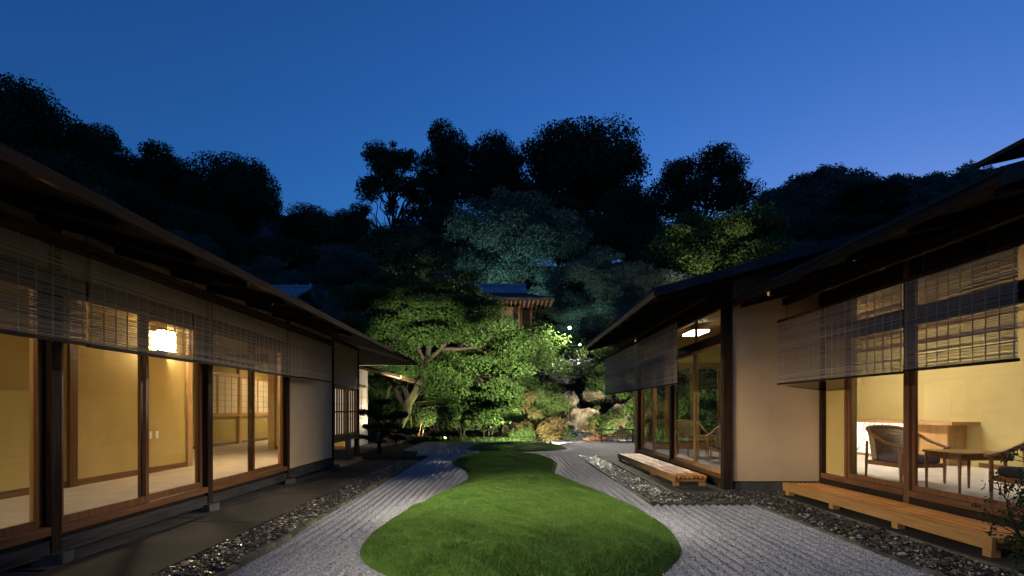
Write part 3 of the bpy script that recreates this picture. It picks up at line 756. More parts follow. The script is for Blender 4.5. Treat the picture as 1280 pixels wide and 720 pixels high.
# upper roof seen against the sky
def uroof(x): return 4.80 + .22 * (x - 6.5)
UR = part('upper_roof', MB().slab([(6.5, 1.5, uroof(6.5)), (11, 1.5, uroof(11)), (11, 8.0, uroof(11)), (6.5, 8.0, uroof(6.5))], .045), 'roof', NW)
bx('upper_fascia', 'beam', UR, 6.47, 6.498, 1.5, 8.01, 4.745, 4.805)
bx('clerestory_wall', 'beam', NW, 8.4, 11, 2.0, 7.4, 4.0, 5.05)
for k, (a, b_, lab) in enumerate(((6.70, 9.78, 'wide reed blind hanging beside the beige wall of the near right wing'),
                                  (5.19, 6.67, 'reed blind nearest the camera on the right wing, bright room light behind it'))):
    blind(lab, 4.60, a, b_, 1.82 + .015 * k, 2.91, 50 + k, hang=.32, dens=1.05)

# ================================================================== lamps of the rooms
def ceiling_light(x, y, z, sx, sy, m, label):
    T = thing('ceiling_light', label, 'ceiling light', (x, y, z), 'ceiling lights of the rooms')
    bx('housing', 'palewy', T, x - sx / 2 - .02, x + sx / 2 + .02, y - sy / 2 - .02, y + sy / 2 + .02, z - .03, z)
    bx('diffuser', m, T, x - sx / 2, x + sx / 2, y - sy / 2, y + sy / 2, z - .075, z - .031)
ceiling_light(-4.95, 3.6, 2.938, .4, .4, LAMPL, 'unseen square ceiling light added at the near end of the left room')  # outside the view, added so the near room lights the garden
ceiling_light(-5.1, 11.6, 2.938, .6, .6, LAMPL, 'unseen square ceiling light added above the far bay of the left room')  # out of sight behind the lintel, added to brighten the room
ceiling_light(-6.7, 18.9, 2.938, .6, .6, LAMPL, 'unseen square ceiling light added deep in the left room beside the shoji')  # hidden by the plaster panel, added to brighten the shoji room
ceiling_light(4.55, 13.9, 3.30, .35, .9, LAMPF, 'long bright ceiling light seen through the far wing transom')
ceiling_light(7.75, 7.6, 3.378, .5, 1.2, LAMPR, 'bright ceiling light at the right edge of the near wing')
ceiling_light(6.36, 12.1, 3.378, .32, 2.0, LAMP, 'unseen ceiling light added behind the jamb of the near wing')  # out of sight behind the jamb, added to brighten the back wall
ceiling_light(7.2, 4.3, 3.378, .6, .6, LAMPR, 'unseen ceiling light added at the near end of the right wing')  # beyond the view, added for light on the near lawn
WLAMP = thing('wall_lamp', 'small square paper wall lamp glowing on the ochre wall behind the blind', 'wall lamp', (-5.855, 9.66, 2.36))
fm = MB()
for z in (2.366, 2.714): fm.box(-5.858, -5.65, 9.46, 9.86, z - .006, z + .006)
part('frame', fm, 'palew', WLAMP)
bx('lamp_shade', emit('wall_lamp_paper', (1, .87, .62), 36 * ROOM), WLAMP, -5.79, -5.662, 9.482, 9.838, 2.373, 2.707)

# ================================================================== decks of bamboo poles
def deck(label, x0, x1, y0, y1, top, npole, legs, seed):
    T = thing('bamboo_bench', label, 'bench', ((x0 + x1) / 2, (y0 + y1) / 2, .03), 'bamboo benches in front of the right wings')
    d = (x1 - x0 - .045) / npole; q_ = d; d0 = d
    bx('front_board', 'bench', T, x0, x0 + .04, y0, y1, top - .135, top - .012)
    bx('end_board', 'bench', T, x0 + .042, x1 - .005, y0 + .05, y0 + .085, top - .125, top - d - .001)
    bx('end_board', 'bench', T, x0 + .042, x1 - .005, y1 - .085, y1 - .05, top - .125, top - d - .001)
    rr = random.Random(seed)
    for k in range(npole):
        L = y1 - y0
        pts = []; rads = []
        n = 9; node = rr.uniform(.2, .5)
        t = 0
        while True:
            pts.append((rr.uniform(-.003, .003), t - L / 2, rr.uniform(-.002, .002))); rads.append(d * .37)
            nt = t + rr.uniform(.34, .46)
            if nt > L - .12: break
            for e, q in ((-.012, .365), (0, .40), (.012, .365)):
                pts.append((pts[-1][0], nt + e - L / 2, 0)); rads.append(d * q)
            t = nt + .02
        pts.append((0, L / 2, 0)); rads.append(d * .365)
        me = MB().tube(pts, rads, 9).mesh('bamboo_pole', smooth=False)
        me.polygons.foreach_set('use_smooth', [len(p.vertices) == 4 for p in me.polygons])
        piece('bamboo_pole', me, 'bamboo', T, (x0 + .045 + d * (k + .5), (y0 + y1) / 2, top - d / 2))
    lm = MB().box(-.045, .045, -.05, .05, 0, top - .137 - .03).mesh('leg')
    for y in legs:
        piece('leg', lm, 'bench', T, (x0 + .055, y, .03)); piece('leg', lm, 'bench', T, (x1 - .075, y, .03))
deck('low bamboo bench in front of the far right wing, its pole ends facing the camera', 2.98, 3.58, 10.3, 15.5, .235, 7, (10.36, 12.0, 13.7, 15.4), 1)
deck('long low bamboo bench beside the near right wing running out toward the camera', 4.46, 5.04, 5.30, 9.32, .235, 7, (5.37, 6.65, 7.95, 9.2), 2)

# ================================================================== lounge furniture
def make_chair(label, wm, fm_, group):
    T = thing('lounge_chair', label, 'armchair', (0, 0, 0), group)
    # legs: front at y=-.36, back at y=.34
    for sx in (-1, 1):
        part('leg', MB().tube([(sx * .35, -.37, 0), (sx * .355, -.365, .30), (sx * .36, -.36, .535)], [.016, .026, .020], 8), wm, T, True)
        part('leg', MB().tube([(sx * .31, .40, 0), (sx * .33, .36, .30), (sx * .345, .33, .60)], [.015, .024, .018], 8), wm, T, True)
    fr = MB().box(-.33, .33, -.36, -.325, .235, .30).box(-.31, .31, .31, .345, .235, .30).box(-.345, -.312, -.32, .305, .236, .299).box(.312, .345, -.32, .305, .236, .299)
    part('seat_frame', fr, wm, T)
    # bent top rail: arm tip - side - back - side - arm tip
    ctl = [(-.36, -.44, .535), (-.375, -.30, .56), (-.39, -.05, .62), (-.385, .18, .72), (-.30, .38, .80), (-.15, .455, .825), (0, .47, .83)]
    ctl = ctl + [(-x, y, z) for x, y, z in ctl[-2::-1]]
    P = [Vector(c) for c in ctl]; pts = []
    for i in range(len(P) - 1):
        a, b, c, d = P[max(i - 1, 0)], P[i], P[i + 1], P[min(i + 2, len(P) - 1)]
        for t in (0, .25, .5, .75):
            pts.append(.5 * ((2 * b) + (c - a) * t + (2 * a - 5 * b + 4 * c - d) * t * t + (3 * b - a - 3 * c + d) * t ** 3))
    pts.append(P[-1])
    part('arm_rail', MB().tube(pts, [.030] * len(pts), 8, .72), wm, T, True)
    # curved cane back
    cb = MB(); top = [p for p in pts if p.y > .08]
    base = [Vector((p.x * .90, p.y * .84, .33)) for p in top]
    def bar(a, b, r): cb.tube([a, (a + b) / 2, b], r, 4)
    n = len(top)
    for i in range(n - 1):
        for t in (0, .2, .4, .6, .8):
            A = top[i].lerp(top[i + 1], t); B = base[i].lerp(base[i + 1], t)
            bar(A, B, .003)
            if i < n - 2: bar(A, base[i + 2].lerp(base[min(i + 3, n - 1)], t), .0035); bar(top[i + 2].lerp(top[min(i + 3, n - 1)], t), B, .0035)
    for f in np.linspace(.04, .97, 30):
        cb.tube([top[i].lerp(base[i], f) for i in range(n)], .0028, 4)
    part('cane_back', cb, 'cane', T, kind='stuff')
    # cushion with rounded rim
    cu = MB(); S = 20
    for z, k in ((.30, .93), (.315, .985), (.35, 1.0), (.385, .99), (.405, .93), (.412, .75), (.415, .3)):
        for j in range(S):
            t = 2 * math.pi * (j + .5) / S
            c, s = math.cos(t), math.sin(t)
            e = .28
            cu.v.append((math.copysign(abs(c) ** e, c) * .315 * k, -.03 + math.copysign(abs(s) ** e, s) * .37 * k, z))
    for r in range(6):
        for j in range(S):
            cu.f.append((r * S + j, r * S + (j + 1) % S, (r + 1) * S + (j + 1) % S, (r + 1) * S + j))
    cu.f.append(tuple(range(6 * S, 7 * S))); cu.f.append(tuple(range(S))[::-1])
    part('seat_cushion', cu, fm_, T, True)
    return T
c1 = make_chair('cane backed lounge chair with plum seat facing the low table, before the glowing screen', 'chairw', 'fabric', 'lounge chairs in the right wings')
c2 = copy_tree(c1)
c1.location = (6.12, 8.90, FN); c1.rotation_euler[2] = .10
c2.location = (6.22, 6.62, FN); c2.rotation_euler[2] = math.pi - .06
c2['label'] = 'lounge chair at the right edge behind the foreground shrub, its arm toward the table'
for ch in c2.children:
    if ch.name.startswith('seat_cushion'):
        me = ch.data.copy(); me.materials[0] = M['darkfab']; ch.data = me
c3 = make_chair('pale oak cane lounge chair in the far wing, back against the garden window', 'chairp', 'fabric', 'lounge chairs in the right wings')
c4 = copy_tree(c3)
c3.location = (4.62, 14.75, FR)
c4.location = (4.72, 12.15, FR); c4.rotation_euler[2] = math.pi
c4['label'] = 'pale oak lounge chair in the far wing beside the thick corner post'

def make_table(label, wm, cx, cy, z, a, h):
    T = thing('low_table', label, 'table', (cx, cy, z), 'low tables between the lounge chairs')
    q = MB(); n = []
    for i in range(28):   # softly squared top
        t = 2 * math.pi * (i + .5) / 28; c, s = math.cos(t), math.sin(t)
        n.append((cx + math.copysign(abs(c) ** .30, c) * a, cy + math.copysign(abs(s) ** .30, s) * a))
    q.prism(n, z + h - .028, z + h)
    part('tabletop', q, wm, T)
    ap = MB(); e = a * .80
    ap.box(cx - e, cx + e, cy - e - .011, cy - e + .011, z + h - .10, z + h - .029).box(cx - e, cx + e, cy + e - .011, cy + e + .011, z + h - .10, z + h - .029)
    ap.box(cx - e - .011, cx - e + .011, cy - e + .012, cy + e - .012, z + h - .099, z + h - .029).box(cx + e - .011, cx + e + .011, cy - e + .012, cy + e - .012, z + h - .099, z + h - .029)
    part('apron_rail', ap, wm, T)
    for sx in (-1, 1):
        for sy in (-1, 1):
            part('leg', MB().tube([(cx + sx * e, cy + sy * e, z), (cx + sx * e, cy + sy * e, z + h - .029)], [.014, .024], 8), wm, T, True)
make_table('low square wooden table between the two lounge chairs of the near wing', 'chairw', 6.16, 7.76, FN, .37, .54)
make_table('small pale oak table in the far wing between two lounge chairs', 'chairp', 4.58, 13.45, FR, .34, .52)

# display shelf with the twig screen, its paper emitting by itself
DS = thing('display_shelf', 'wall shelf with glowing twig screen and plain cedar cupboard behind the lounge chair', 'shelf', (8.8, 12.6, FN))
bx('shelf_board', 'palewy', DS, 8.45, 8.998, 10.95, 14.5, 1.10, 1.165)
bx('cupboard_panel', 'palew', DS, 8.62, 8.66, 11.28, 12.14, FN + .005, 1.098)
bx('cupboard_side', 'palew', DS, 8.66, 8.998, 11.28, 11.32, FN + .005, 1.098)
bx('post', 'palew', DS, 8.60, 8.66, 12.15, 12.21, FN + .005, 1.098)
bx('post', 'palew', DS, 8.60, 8.66, 14.27, 14.33, FN + .005, 1.098)
bx('bottom_rail', 'palewy', DS, 8.61, 8.65, 12.215, 14.265, FN + .005, FN + .06)
SC = bx('screen', emit('glow_screen_paper', (1, .93, .80), .24), DS, 8.635, 8.645, 12.215, 14.265, FN + .062, 1.095)  # paper emits its own glow; nothing shines from behind
for (ya, za, yb, zb) in ((14.2, .40, 13.9, 1.09), (14.2, .40, 13.5, 1.09), (14.22, .42, 13.2, .78), (14.2, .4, 13.3, .55), (13.9, .9, 13.65, 1.09), (13.05, 1.09, 12.72, .85), (12.72, .85, 12.9, .66), (12.72, .85, 12.4, 1.08), (12.25, .8, 12.6, .5), (13.25, 1.09, 13.25, .37), (12.6, .5, 13.0, .4), (12.3, 1.09, 12.5, .7)):
    part('twig', MB().tube([(8.630, ya, za), (8.628, (ya + yb) / 2 + .02, (za + zb) / 2), (8.630, yb, zb)], .006, 5), 'frame', SC)

# ================================================================== foliage
def leaf_cloud(cen, rad, n, size, seed, shell=.45, up=.35, asp=.55, droop=0.0, weights=None):
    r = np.random.default_rng(seed)
    cen = np.asarray(cen, float); rad = np.asarray(rad, float)
    if rad.ndim == 1: rad = np.repeat(rad[:, None], 3, 1)
    wts = np.prod(rad, 1) ** (2 / 3) if weights is None else np.asarray(weights, float)
    idx = r.choice(len(cen), n, p=wts / wts.sum())
    d = r.normal(0, 1, (n, 3)); d /= np.linalg.norm(d, axis=1)[:, None]
    rr = shell + (1 - shell) * r.uniform(0, 1, n) ** .7
    P = cen[idx] + d * rr[:, None] * rad[idx] + r.normal(0, .05, (n, 3)) * rad[idx]
    nrm = d * .8 + r.normal(0, .6, (n, 3)) + np.array([0, 0, up])
    nrm /= np.linalg.norm(nrm, axis=1)[:, None]
    t = np.cross(nrm, r.normal(0, 1, (n, 3))); t[:, 2] -= droop
    t -= nrm * np.sum(t * nrm, 1)[:, None]
    t /= np.linalg.norm(t, axis=1)[:, None]
    b = np.cross(nrm, t)
    L = (size * r.uniform(.6, 1.35, n))[:, None]
    fold = nrm * L * .12
    V = np.stack([P - t * L * .5, P + b * L * asp * .5 + fold - t * L * .05, P + t * L * .5 - fold, P - b * L * asp * .5 + fold - t * L * .05], 1).reshape(-1, 3)
    o = np.arange(n) * 4
    return V, np.stack([o, o + 1, o + 2, o + 3], 1)

def limb(mb, a, b, r0, r1, rr, n=5, wob=.08, sag=0.0, sides=6):
    a = Vector(a); b = Vector(b); L = (b - a).length
    pts = []; k = n
    for i in range(k + 1):
        t = i / k
        p = a.lerp(b, t) + Vector((rr.uniform(-1, 1), rr.uniform(-1, 1), rr.uniform(-.6, .6))) * L * wob * (math.sin(math.pi * t))
        p.z += sag * L * math.sin(math.pi * t)
        pts.append(p)
    mb.tube(pts, [r0 + (r1 - r0) * i / k for i in range(k + 1)], sides)
    return pts

def make_tree(name, label, cat, kind, Ht, W, seed, lobes, lobe_r, leaf, n, leafm, barkm, crown=.36, flat=.78, group=None, shell=.45, bare=0, trunk_r=.28, asp=.55, droop=0):
    rr = random.Random(seed)
    T = thing(name, label, cat, (0, 0, 0), group)
    cz = Ht * (crown + 1) / 2; rz = Ht * (1 - crown) / 2
    C = []; R = []
    tries = 0
    while len(C) < lobes and tries < 4000:
        tries += 1
        x, y, z = (rr.uniform(-1, 1) for _ in range(3))
        q = x * x + y * y + z * z
        if q > 1 or (q < .30 and rr.random() < .8) or (z < -.55 and rr.random() < .7): continue
        if not bare and mnoise.noise(Vector((x, y, z)) * 1.7 + Vector((seed, 0, 0))) < -.16: continue
        lr = lobe_r * rr.choice((.45, .6, .8, 1.0, 1.2, 1.4))
        p = (x * (W / 2 - lr * .8), y * (W / 2 - lr * .8), cz + z * (rz - lr * .6))
        if any((Vector(p) - Vector(c)).length < .62 * min(lr, r_) for c, r_ in zip(C, R)): continue
        C.append(p); R.append(lr)
    tm = MB()
    top = (rr.uniform(-.5, .5), rr.uniform(-.5, .5), Ht * .78)
    tp = limb(tm, (0, 0, -.6), top, trunk_r, trunk_r * .3, rr, 7, .05, 0, 7)
    part('trunk', tm, barkm, T, True)
    bm_ = MB()
    for c in C[:40]:
        h = max(Ht * crown * .7, min(Ht * .7, c[2] - rr.uniform(.1, .3) * Ht))
        i = min(range(len(tp)), key=lambda j: abs(tp[j].z - h))
        limb(bm_, tp[i], c, trunk_r * .35, .035, rr, 4, .10, .06, 5)
    for k in range(bare):
        i = rr.randrange(3, len(tp)); a = rr.uniform(math.pi * .75, math.pi * 1.25)
        L = rr.uniform(.30, .52) * W
        e = tp[i] + Vector((math.cos(a) * L, math.sin(a) * L, rr.uniform(.1, .5) * L))
        pp = limb(bm_, tp[i], e, .10, .025, rr, 6, .10, .04, 5)
        for j in (2, 3, 4, 5):
            limb(bm_, pp[j], pp[j] + Vector((rr.uniform(-1.2, .1), rr.uniform(-.8, .8), rr.uniform(.6, 1.8))), .035, .012, rr, 3, .12, 0, 4)
    part('branches', bm_, barkm, T, True)
    V, F = leaf_cloud(C, [(r_, r_, r_ * flat) for r_ in R], n, leaf, seed, shell, .35, asp, droop)
    part('crown', np_mesh('crown', V, F), leafm, T)
    T['_h'] = Ht; T['_w'] = W
    return T

FOREST = 'dark forest trees on the hillside'
P = {}
P['broad'] = make_tree('evergreen_tree', 'x', 'tree', 0, 15, 14, 3, 46, 2.2, .33, 36000, 'oak', 'darkbark', group=FOREST)
P['tall'] = make_tree('evergreen_tree', 'x', 'tree', 0, 17, 9, 8, 34, 1.6, .31, 26000, 'oak', 'darkbark', crown=.30, group=FOREST)
P['open'] = make_tree('evergreen_tree', 'x', 'tree', 0, 14, 13, 15, 120, 1.2, .27, 30000, 'oak', 'darkbark', crown=.38, flat=.8, group=FOREST, shell=.25)
P['sparse'] = make_tree('evergreen_tree', 'x', 'tree', 0, 17, 9, 21, 34, 1.15, .28, 14000, 'oak', 'darkbark', crown=.34, flat=.65, bare=7, group=FOREST, shell=.2)
P['soft'] = make_tree('broadleaf_tree', 'x', 'tree', 0, 11, 12, 29, 60, 1.5, .26, 30000, 'soft', 'darkbark', crown=.16, flat=.55, group='soft grey green trees below the skyline', shell=.25, asp=.40)
P['lit'] = make_tree('broadleaf_tree', 'x', 'tree', 0, 11, 12, 33, 60, 1.4, .24, 32000, 'bright', 'darkbark', crown=.14, flat=.6, shell=.2, group='soft grey green trees below the skyline')
used = {}
def plant(kind, px, py, Y, wpx, label):
    src = P[kind]
    if kind in used: o = copy_tree(src)
    else: o = src; used[kind] = 1
    Xw, _, top = at(px, py, Y)
    gz = float(ground_z(Xw, Y)) - .1
    s = wpx / FPX * Y / src['_w']
    sz = max(.35, (top - gz) / src['_h'])
    o.location = (Xw, Y, gz); o.scale = (s, s, sz)
    o.rotation_euler[2] = 0 if kind == 'sparse' else random.uniform(0, 6.28)
    o['label'] = label
    return o
for a in (
    ('broad', 722, 150, 78, 172, 'largest dark evergreen crown on the skyline, above the tea house roof'),
    ('tall', 557, 153, 76, 84, 'tall dark skyline tree just left of the biggest crowns'),
    ('sparse', 490, 166, 70, 100, 'thin skyline tree with bare branches reaching left into the sky'),
    ('broad', 622, 168, 80, 100, 'dark skyline crown between the tall tree and the largest crown'),
    ('open', 880, 184, 68, 142, 'rounded skyline tree whose crown lets the sky show through'),
    ('broad', 28, 108, 42, 180, 'dark tree crown in the upper left corner above the eave'),
    ('tall', 122, 151, 48, 90, 'narrow dark tree second from the left on the skyline'),
    ('tall', 192, 180, 50, 100, 'dark tree on the skyline sloping down beside the lone round one'),
    ('broad', 293, 195, 52, 122, 'round dark skyline tree standing alone above the left eave'),
    ('broad', 392, 260, 60, 105, 'low dark tree in the dip of the skyline right of the round tree'),
    ('tall', 442, 252, 62, 60, 'small dark tree in the lowest dip of the skyline'),
    ('sparse', 1085, 222, 62, 110, 'dark tree with thin sprigs sticking up before the far hill'),
    ('broad', 1010, 276, 60, 110, 'dark tree at the foot of the far hill, left of the sprigged tree'),
    ('broad', 790, 232, 66, 110, 'dark tree filling the gap between the largest and the rounded crowns'),
    ('soft', 640, 238, 52, 200, 'wide soft teal tree above the tea house roof'),
    ('lit', 895, 250, 42, 210, 'yellow green tree lit from below, above the far wing roof'),
): plant(*a)
for *a, lab in (
    (690, 246, 68, 160, 'dark evergreen directly below the largest skyline crown'), (560, 262, 66, 130, 'dark evergreen below the tall skyline tree'),
    (835, 282, 58, 120, 'dark evergreen below the left side of the rounded skyline tree'), (480, 285, 60, 120, 'dark evergreen below the thin tree with bare branches'),
    (360, 300, 48, 120, 'dark evergreen right below the lone round tree above the left eave'), (60, 190, 36, 170, 'dark evergreen just above the left eave, under the upper left corner crown'),
    (160, 230, 40, 150, 'dark evergreen above the left eave below the second skyline tree'), (240, 262, 42, 130, 'dark evergreen touching the left eave left of the lone round tree'),
    (1170, 300, 56, 140, 'dark evergreen just above the near right eave'), (960, 280, 55, 110, 'dark evergreen between the yellow green tree and the far hill'),
    (740, 268, 62, 120, 'dark evergreen under the right flank of the largest crown'), (600, 300, 60, 140, 'dark evergreen left behind the wide teal tree'),
    (520, 280, 58, 90, 'narrow dark evergreen between the thin tree and the tall tree'), (900, 272, 62, 140, 'dark evergreen right behind the yellow green tree'),
    (1060, 274, 56, 120, 'dark evergreen at the foot of the sprigged tree')):
    plant('broad', *a, lab)
for *a, lab in (
    (745, 305, 42, 130, 'dusky tree right of the wide teal tree'), (805, 322, 40, 140, 'dusky tree left below the yellow green tree'),
    (430, 298, 48, 120, 'dusky tree in the dip above the far end of the left eave'), (330, 318, 42, 130, 'dusky tree above the left eave behind the tiled house'),
    (225, 285, 38, 150, 'dusky tree above the left eave below the lone round tree'), (110, 226, 34, 160, 'dusky tree above the left eave near the picture edge'),
    (1000, 296, 46, 140, 'dusky tree above the join of the two right roofs'), (1110, 282, 50, 150, 'dusky tree above the near right roof'),
    (700, 372, 42, 110, 'dusky tree right behind the tea house roof'), (780, 378, 36, 120, 'dusky tree above the tip of the far right eave'),
    (450, 350, 36, 120, 'dusky tree behind the left top of the maple'), (965, 338, 36, 120, 'dusky tree just above the verge of the far right roof'),
    (560, 330, 42, 120, 'dusky tree between the layered pine and the tea house'), (840, 372, 33, 90, 'small dusky tree over the far right eave'),
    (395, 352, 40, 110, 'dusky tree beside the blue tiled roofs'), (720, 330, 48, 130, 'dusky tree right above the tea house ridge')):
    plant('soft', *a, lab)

# undergrowth over the slope
n = 2600
ux = rng.uniform(-45, 45, n); uy = rng.uniform(29.5, 75, n)
uz = ground_z(ux, uy)
V, F = leaf_cloud(np.column_stack([ux, uy, uz + .2]), np.column_stack([np.full(n, 1.3), np.full(n, 1.3), np.full(n, .8)]) * rng.uniform(.5, 1.3, (n, 1)), 70000, .34, 77, .3)
part('hillside_undergrowth', np_mesh('hillside_undergrowth', V, F), 'oak', kind='stuff')

# far wooded hill on the right
hx = np.linspace(60, 470, 90); hy = np.linspace(280, 460, 40)
A, B = np.meshgrid(hx, hy)
def hill_z(a, b):
    a0 = a * 300 / 340
    base = 1.133 * np.interp(a0, [60, 120, 135, 155, 166, 178, 200, 225, 240, 255, 270, 330, 420], [60, 98, 112, 122, 124, 120, 118, 120, 124, 120, 127, 128, 116])
    return base * np.clip(1 - ((b - 340) / 75.0) ** 2 * .9, .0, 1) + 3 * np.sin(a * .31) * np.sin(b * .23)
k = (np.arange(39)[:, None] * 90 + np.arange(89)[None]).ravel()
part('far_hill', np_mesh('far_hill', np.stack([A, B, hill_z(A, B)], -1).reshape(-1, 3), np.stack([k, k + 1, k + 91, k + 90], 1), True), 'soil', kind='structure')
n = 2600
fx = rng.uniform(90, 400, n); fy = rng.uniform(282, 352, n)
rad = rng.uniform(2.2, 4.6, n)
V, F = leaf_cloud(np.column_stack([fx, fy, hill_z(fx, fy) + .5]), np.column_stack([rad, rad, rad * .8]), 60000, 1.7, 78, .5)
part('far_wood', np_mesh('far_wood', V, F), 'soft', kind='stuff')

# ---------------------------------------------------------------- the maple
MP = thing('maple_tree', 'spreading floodlit maple with mossy leaning trunk behind the gravel garden', 'tree', (-4.85, 25.0, 0))
rr = random.Random(12)
tm = MB()
t1 = limb(tm, (-5.0, 25.0, -.2), (-3.75, 24.8, 2.6), .25, .15, rr, 6, .04, .03, 9)
part('trunk', tm, 'bark', MP, True)
bm_ = MB(); arms = []
arms += limb(bm_, t1[-1], (-2.3, 24.3, 4.6), .14, .05, rr, 6, .07, .05, 7)
arms += limb(bm_, t1[4], (-4.9, 25.2, 5.0), .12, .05, rr, 6, .07, .02, 7)
arms += limb(bm_, t1[-1], (-3.6, 25.6, 5.6), .14, .05, rr, 6, .08, 0, 7)
arms += limb(bm_, t1[4], (-1.6, 24.2, 2.9), .11, .04, rr, 7, .07, .10, 6)
arms += limb(bm_, arms[4], (-.2, 24.6, 3.6), .09, .03, rr, 6, .08, .08, 6)
arms += limb(bm_, t1[3], (-6.6, 24.9, 4.2), .12, .04, rr, 6, .08, .05, 6)
C = []; R = []
while len(C) < 190:
    x = rr.uniform(-8.5, 1.0); z = rr.uniform(.7, 7.5); y = rr.uniform(22.3, 27.0)
    ztop = 7.3 - ((x + 3.4) / 4.4) ** 2 * 3.3 if x > -3.4 else 7.3 - ((x + 3.4) / 5.0) ** 2 * 1.5
    zlow = np.interp(x, [-7.9, -6.2, -4.8, -3.4, -2.4, -1.2, .2, 1], [3.4, 2.9, 3.1, 2.5, 1.5, .9, .8, 1.5])
    yy = ((y - 24.6) / 2.4) ** 2
    if z > ztop - yy * 1.2 or z < zlow: continue
    if mnoise.noise(Vector((x * .55, y * .5, z * .9)) + Vector((3, 9, 1))) < -.33: continue
    if abs(z - (ztop + zlow) / 2) < .25 * (ztop - zlow) and 23.6 < y < 26: continue
    r_ = rr.uniform(.38, 1.0)
    C.append((x, y, z)); R.append((r_, r_ * .9, r_ * rr.uniform(.28, .5)))
for c in C:
    a = min(arms, key=lambda p: (p - Vector(c)).length + .6 * max(0, p.z - c[2]))
    limb(bm_, a, c, .028, .008, rr, 3, .08, .06, 4)
part('branches', bm_, 'darkbark', MP, True)
V, F = leaf_cloud(C, R, 115000, .115, 31, .10, .6, .75, .25)
part('crown', np_mesh('crown', V - np.array(WL[MP]), F), 'maple', MP)
PT = thing('slender_tree', 'slender pale trunk leaning beside the maple, crown lost in its leaves', 'tree', (-5.9, 26.2, 0))
tm = MB(); q = limb(tm, (-5.95, 26.2, -.2), (-4.9, 26.0, 3.6), .10, .06, rr, 6, .03, 0, 7); part('trunk', tm, 'bark', PT, True)
V, F = leaf_cloud([(-5.2, 26.2, 4.4), (-4.6, 26.4, 5.0), (-5.8, 26.6, 4.9)], [(1, 1, .5)] * 3, 3500, .14, 35, .15, .8, .7)
part('crown', np_mesh('crown', V - np.array(WL[PT]), F), 'maple', PT)

# ---------------------------------------------------------------- layered pine trees
def pine(label, x, y, z0, pads, trunk, leaf, n, seed, name='pine_tree', cat='pine', m='pine', tr=.07):
    T = thing(name, label, cat, (x, y, z0))
    rr = random.Random(seed)
    tm = MB(); tm.tube(trunk, [tr * (1 - .6 * i / (len(trunk) - 1)) for i in range(len(trunk))], 8)
    part('trunk', tm, 'darkbark', T, True)
    bm_ = MB()
    C = []; R = []
    for (px_, py_, pz, r_) in pads:
        a = min(trunk, key=lambda p: (Vector(p) - Vector((px_, py_, pz - .15))).length)
        limb(bm_, a, (px_, py_, pz - r_ * .12), tr * .4, tr * .12, rr, 4, .08, 0, 5)
        for k in range(7):
            an = k * 0.9 + rr.random(); d = r_ * rr.uniform(.2, .75)
            C.append((px_ + math.cos(an) * d, py_ + math.sin(an) * d, pz + rr.uniform(-.05, .12) * r_)); R.append((r_ * .42, r_ * .42, r_ * .24))
    part('branches', bm_, 'darkbark', T, True)
    V, F = leaf_cloud(C, R, n, leaf, seed, .3, .6, .16)
    part('crown', np_mesh('crown', V - np.array(WL[T]), F), m, T)
    return T
pine('small dark cloud pruned pine on the moss bed beside the lattice window', -3.95, 17.9, .04,
     [(-3.9, 17.9, 1.62, .36), (-4.35, 17.8, 1.30, .38), (-3.35, 17.9, 1.22, .40), (-4.25, 18.0, .86, .36), (-3.55, 17.7, .88, .34), (-3.05, 17.9, .72, .38), (-4.45, 17.8, .55, .26), (-3.85, 18.1, 1.15, .36), (-3.45, 18.1, .52, .30)],
     [(-3.95, 17.9, .0), (-3.98, 17.9, .35), (-3.86, 17.9, .7), (-4.0, 17.9, 1.05), (-3.9, 17.9, 1.5)], .085, 15000, 3)
z0 = float(ground_z(-4.3, 32.5))
pine('taller layered pine rising behind the maple, faintly lit near its top', -4.3, 32.5, z0,
     [(-4.3 + dx, 32.5 + dy, zz, r_) for dx, dy, zz, r_ in ((0, 0, 11.0, .9), (-1.2, .1, 10.3, 1.1), (1.1, 0, 10.2, 1.1), (0, -.4, 9.5, 1.4), (-2.0, 0, 9.2, 1.2), (2.0, .2, 9.0, 1.3), (-.8, -.5, 8.5, 1.4), (1.0, -.5, 8.1, 1.4), (-2.4, 0, 7.9, 1.3), (2.5, 0, 7.7, 1.2), (0, -.6, 7.2, 1.5))],
     [(-4.4, 32.5, z0 - .2), (-4.5, 32.5, 4.5), (-4.1, 32.5, 7), (-4.3, 32.5, 9), (-4.25, 32.5, 11)], .22, 17000, 5, tr=.2)

# ---------------------------------------------------------------- shrubs
def shrub(label, x, y, wd, ht, m, leaf, n, seed, clumps=9, asp=.5, stems=6, name='shrub', z0=None, low=.15, up=.5, stemm='darkbark'):
    rr = random.Random(seed)
    z0 = float(ground_z(x, y)) - .02 if z0 is None else z0
    T = thing(name, label, 'shrub', (x, y, z0))
    C = []; R = []
    for k in range(clumps):
        a = rr.uniform(0, 6.28); d = math.sqrt(rr.random()) * .36 * wd
        h = ht * (low + (.92 - low) * rr.random() * (1 - .5 * (d / (.4 * wd)) ** 2))
        r_ = wd * rr.uniform(.13, .23)
        C.append((x + math.cos(a) * d, y + math.sin(a) * d, z0 + h)); R.append((r_, r_, min(r_ * .8, ht * .3)))
    sm_ = MB()
    for k in range(stems):
        c = C[k % len(C)]
        limb(sm_, (x + rr.uniform(-.08, .08) * wd, y + rr.uniform(-.08, .08) * wd, z0 - .05), c, .018 + .01 * wd, .006, rr, 4, .08, 0, 5)
    part('stem', sm_, stemm, T, True)
    V, F = leaf_cloud(C, R, n, leaf, seed, .25, up, asp)
    part('foliage', np_mesh('foliage', V - np.array(WL[T]), F), m, T)
    return T
def sh(label, px, Y, wpx, hpx, *a, **k): return shrub(label, (px - CX) / FPX * Y, Y, wpx / FPX * Y, hpx / FPX * Y, *a, **k)
